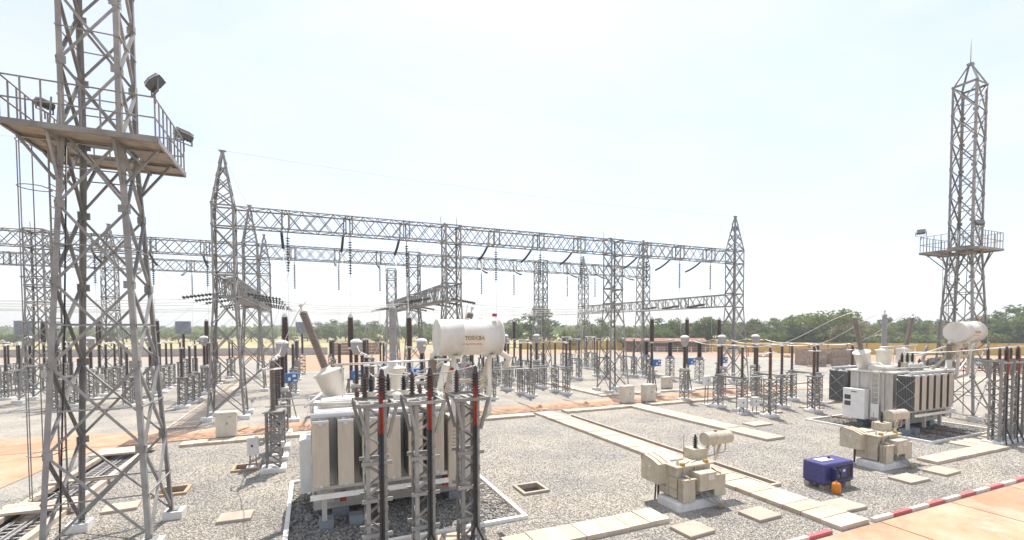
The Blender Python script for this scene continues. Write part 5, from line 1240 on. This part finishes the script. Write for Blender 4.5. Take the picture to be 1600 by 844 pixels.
def tree_proto(kind, seed):
    r = random.Random(seed); global rng
    H, W_, zc, fl, nclump, mats = {'round': (8.5, 3.6, .62, .85, 34, ('leaf_mid', 'leaf_dark')), 'dark': (9.5, 4.0, .6, .9, 40, ('leaf_dark', 'leaf_mid')), 'umbrella': (9.0, 4.4, .80, .38, 30, ('leaf_mid', 'leaf_light')), 'light': (7.5, 3.4, .56, .9, 30, ('leaf_light', 'leaf_mid')), 'dry': (7.5, 3.2, .6, .8, 22, ('leaf_dry', 'leaf_mid')), 'bush': (3.6, 2.4, .5, .8, 18, ('leaf_light', 'leaf_mid'))}[kind]
    tr = MB(); limbs = []
    tr.tube([(0, 0, -.1), (.05, .03, H * .12), (r.uniform(-.2, .2), r.uniform(-.2, .2), H * .3), (r.uniform(-.3, .3), r.uniform(-.3, .3), H * .55)], [.30, .24, .2, .1], 'bark', 7)
    cents, rads = [], []
    for i in range(nclump):
        u = r.uniform(-1, 1); a = r.uniform(0, 6.28); q = math.sqrt(max(0, 1 - u * u)); rr = r.uniform(.55, 1.0)
        c = (W_ * rr * q * math.cos(a), W_ * rr * q * math.sin(a), H * zc + u * rr * H * (1 - zc) * .92 * (fl if u < 0 else 1.0))
        if c[2] < H * .18: continue
        cents.append(c); rads.append(r.uniform(.7, 1.35) * W_ / 3.6)
        if i % 4 == 0: tr.tube([(0, 0, H * .28), (c[0] * .5, c[1] * .5, (H * .3 + c[2]) / 2), c], [.1, .06, .02], 'bark', 5)
    V = leaf_cloud(cents, rads, 62 if kind != 'dry' else 34, .30)
    n = len(V) // 4; mi = np.repeat(rng.uniform(0, 1, len(cents)) < .35, n // len(cents)).astype(int)
    return tr.mesh('trunk'), quads('crown', V, mats, mi), H
PROTO = {k: [tree_proto(k, s) for s in (i * 7 + 3, i * 7 + 4)] for i, k in enumerate(['round', 'dark', 'umbrella', 'light', 'dry', 'bush'])}
yawv = R(23.443)
def cam_xy(u, d):
    l = (u - 800) / 726 * d; return d * math.sin(yawv) + l * math.cos(yawv), d * math.cos(yawv) - l * math.sin(yawv)
_o1 = ['first', 'second', 'third', 'fourth', 'fifth', 'sixth', 'seventh', 'eighth', 'ninth', 'tenth', 'eleventh', 'twelfth', 'thirteenth', 'fourteenth', 'fifteenth', 'sixteenth', 'seventeenth', 'eighteenth', 'nineteenth']
def nth(i): return _o1[i] if i < 19 else ({20: 'twentieth', 30: 'thirtieth', 40: 'fortieth', 50: 'fiftieth'}[i + 1] if (i + 1) % 10 == 0 else {2: 'twenty', 3: 'thirty', 4: 'forty', 5: 'fifty'}[(i + 1) // 10] + '-' + _o1[(i + 1) % 10 - 1])
CNT = {}
def count(k): CNT[k] = CNT.get(k, -1) + 1; return nth(CNT[k])
KL = {'round': 'rounded mid-green tree', 'dark': 'dark green dense tree', 'umbrella': 'flat-topped spreading tree', 'light': 'light green bushy tree', 'dry': 'dry brownish half-bare tree', 'bush': 'low light green bush'}
def tree(kind, u, d, h, lab, group, wide=1.0):
    tm, cm, H = PROTO[kind][random.randrange(2)]
    x, y = cam_xy(u, d); t = thing('bush' if kind == 'bush' else 'tree', lab, 'bush' if kind == 'bush' else 'tree', (x, y, -.08), random.uniform(0, 6.28), group)
    s = h / H; t.scale = (s * wide, s * wide, s)
    for n_, m_ in (('trunk', tm), ('crown', cm)):
        o = bpy.data.objects.new(n_, m_); C.objects.link(o); o.parent = t
    return t
tree('dark', 842, 138, 12.3, 'large dark spreading tree rising above the belt behind the second gantry', None, 1.25)
tree('dark', 805, 145, 9.0, 'smaller dark tree at the left side of the large spreading tree', None)
tree('light', 892, 128, 6.2, 'light green bush-like tree right of the large spreading tree', None)
tree('dark', 936, 150, 9.3, 'dark tree seen between the rear right columns', None)
tree('dry', 912, 160, 9.4, 'brownish tree right behind the large spreading tree', None, 1.2)
tree('round', 1042, 135, 9.0, 'bright green rounded tree right of the third front column', None, 1.25)
tree('round', 1105, 130, 9.4, 'broad bright green tree left of the rightmost front column', None, 1.5)
tree('umbrella', 1298, 112, 10.3, 'flat-topped acacia-like tree standing above the brick hut', None, 1.3)
tree('round', 1255, 128, 9.6, 'rounded dark green crown left of the flat-topped tree', None, 1.2)
tree('dark', 1590, 118, 11.5, 'big dark green tree at the right edge', None, 1.4)
tree('dark', 1645, 110, 11, 'big dark green tree cut off by the right edge', None, 1.4)
kinds = ['round', 'round', 'dark', 'umbrella', 'light', 'dry']
for i in range(46):
    u = 965 + (1650 - 965) * (i + random.uniform(-.4, .4)) / 46; d = random.uniform(125, 168); k = random.choice(kinds)
    tree(k, u, d, random.uniform(7.0, 9.3) * (1.04 if u > 1150 else .92), KL[k] + ' beyond the yellow wall, %s of its kind from the left' % count('belt' + k), 'belt trees, ' + k, random.uniform(1.0, 1.4))
for i in range(40):
    u = 990 + (1640 - 990) * (i + random.uniform(-.4, .4)) / 40; d = random.uniform(112, 135) if u > 1180 else random.uniform(125, 140)
    tree('bush', u, d, random.uniform(3.2, 5.2), KL['bush'] + ' at the foot of the right tree belt, %s from the left' % count('wallbush'), 'bushes by the wall', random.uniform(1.1, 1.6))
for i in range(60):
    u = -60 + 1010 * (i + random.uniform(-.4, .4)) / 60; d = random.uniform(165, 235); k = random.choice(['round', 'light', 'light', 'dark', 'dry', 'bush', 'bush'])
    tree(k, u, d, (random.uniform(4.2, 6.4) if u < 470 else random.uniform(5.0, 7.8)) if k != 'bush' else random.uniform(3.0, 4.6), KL[k] + ' in the left scrub, %s of its kind from the left' % count('scrub' + k), 'scrub trees, ' + k, random.uniform(1.1, 1.6))
for u, d, h in ((495, 240, 9.6), (523, 210, 10.2), (555, 220, 10.0), (585, 225, 9.6), (660, 215, 9.6)):
    tree('dark', u, d, h, 'dark crown above the left scrub between the bushings, %s from the left' % count('crown'), 'dark crowns above the scrub', 1.5)
# far woods that read as one mass
N = 15000; u = rng.uniform(-150, 1750, N); d = rng.uniform(230, 620, N) ; l = (u - 800) / 726 * d
X_ = d * math.sin(yawv) + l * math.cos(yawv); Y_ = d * math.cos(yawv) - l * math.sin(yawv)
hh = 5.0 + 2.2 * (np.sin(X_ * .045) * np.cos(Y_ * .038) + .6 * np.sin(X_ * .13 + 1) * np.sin(Y_ * .11)) + (d - 230) * .006
Z_ = hh * rng.uniform(.25, 1.0, N) ** .5
a = rng.normal(size=(N, 3)); a[:, 2] = np.abs(a[:, 2]) + .4; a /= np.linalg.norm(a, axis=1)[:, None]
uu = np.cross(a, rng.normal(size=(N, 3))); uu /= np.linalg.norm(uu, axis=1)[:, None]; ww = np.cross(a, uu); s = (rng.uniform(.7, 1.6, N) * (1 + d / 400))[:, None]; Pc = np.stack([X_, Y_, Z_], 1)
V = np.stack([Pc - uu * s, Pc - ww * s * .7, Pc + uu * s, Pc + ww * s * .7], 1).reshape(-1, 3)
o = bpy.data.objects.new('far_wood', quads('far_wood', V, ('leaf_mid', 'leaf_dark', 'leaf_light'), rng.integers(0, 3, N))); C.objects.link(o); o['kind'] = 'stuff'; o['label'] = 'distant hazy woodland along the horizon'; o['category'] = 'woodland'

# ------------------------------------------------------------------ hot dusty air
hz = bpy.data.materials.new('haze_air'); hz.use_nodes = True; n = hz.node_tree.nodes; l = hz.node_tree.links
for q in list(n):
    if q.type == 'BSDF_PRINCIPLED': n.remove(q)
pv = n.new('ShaderNodeVolumePrincipled'); pv.inputs['Color'].default_value = (0.95, 0.965, 0.98, 1); pv.inputs['Density'].default_value = 0.0008; pv.inputs['Anisotropy'].default_value = 0.3
l.new(pv.outputs[0], n['Material Output'].inputs['Volume'])
MATS['haze_air'] = hz
o = MB().box((150, 420, 12.5), (2600, 1100, 28), 'haze_air').build('haze'); o['kind'] = 'stuff'; o['label'] = 'thin pale dusty haze over the whole yard'; o['category'] = 'haze'
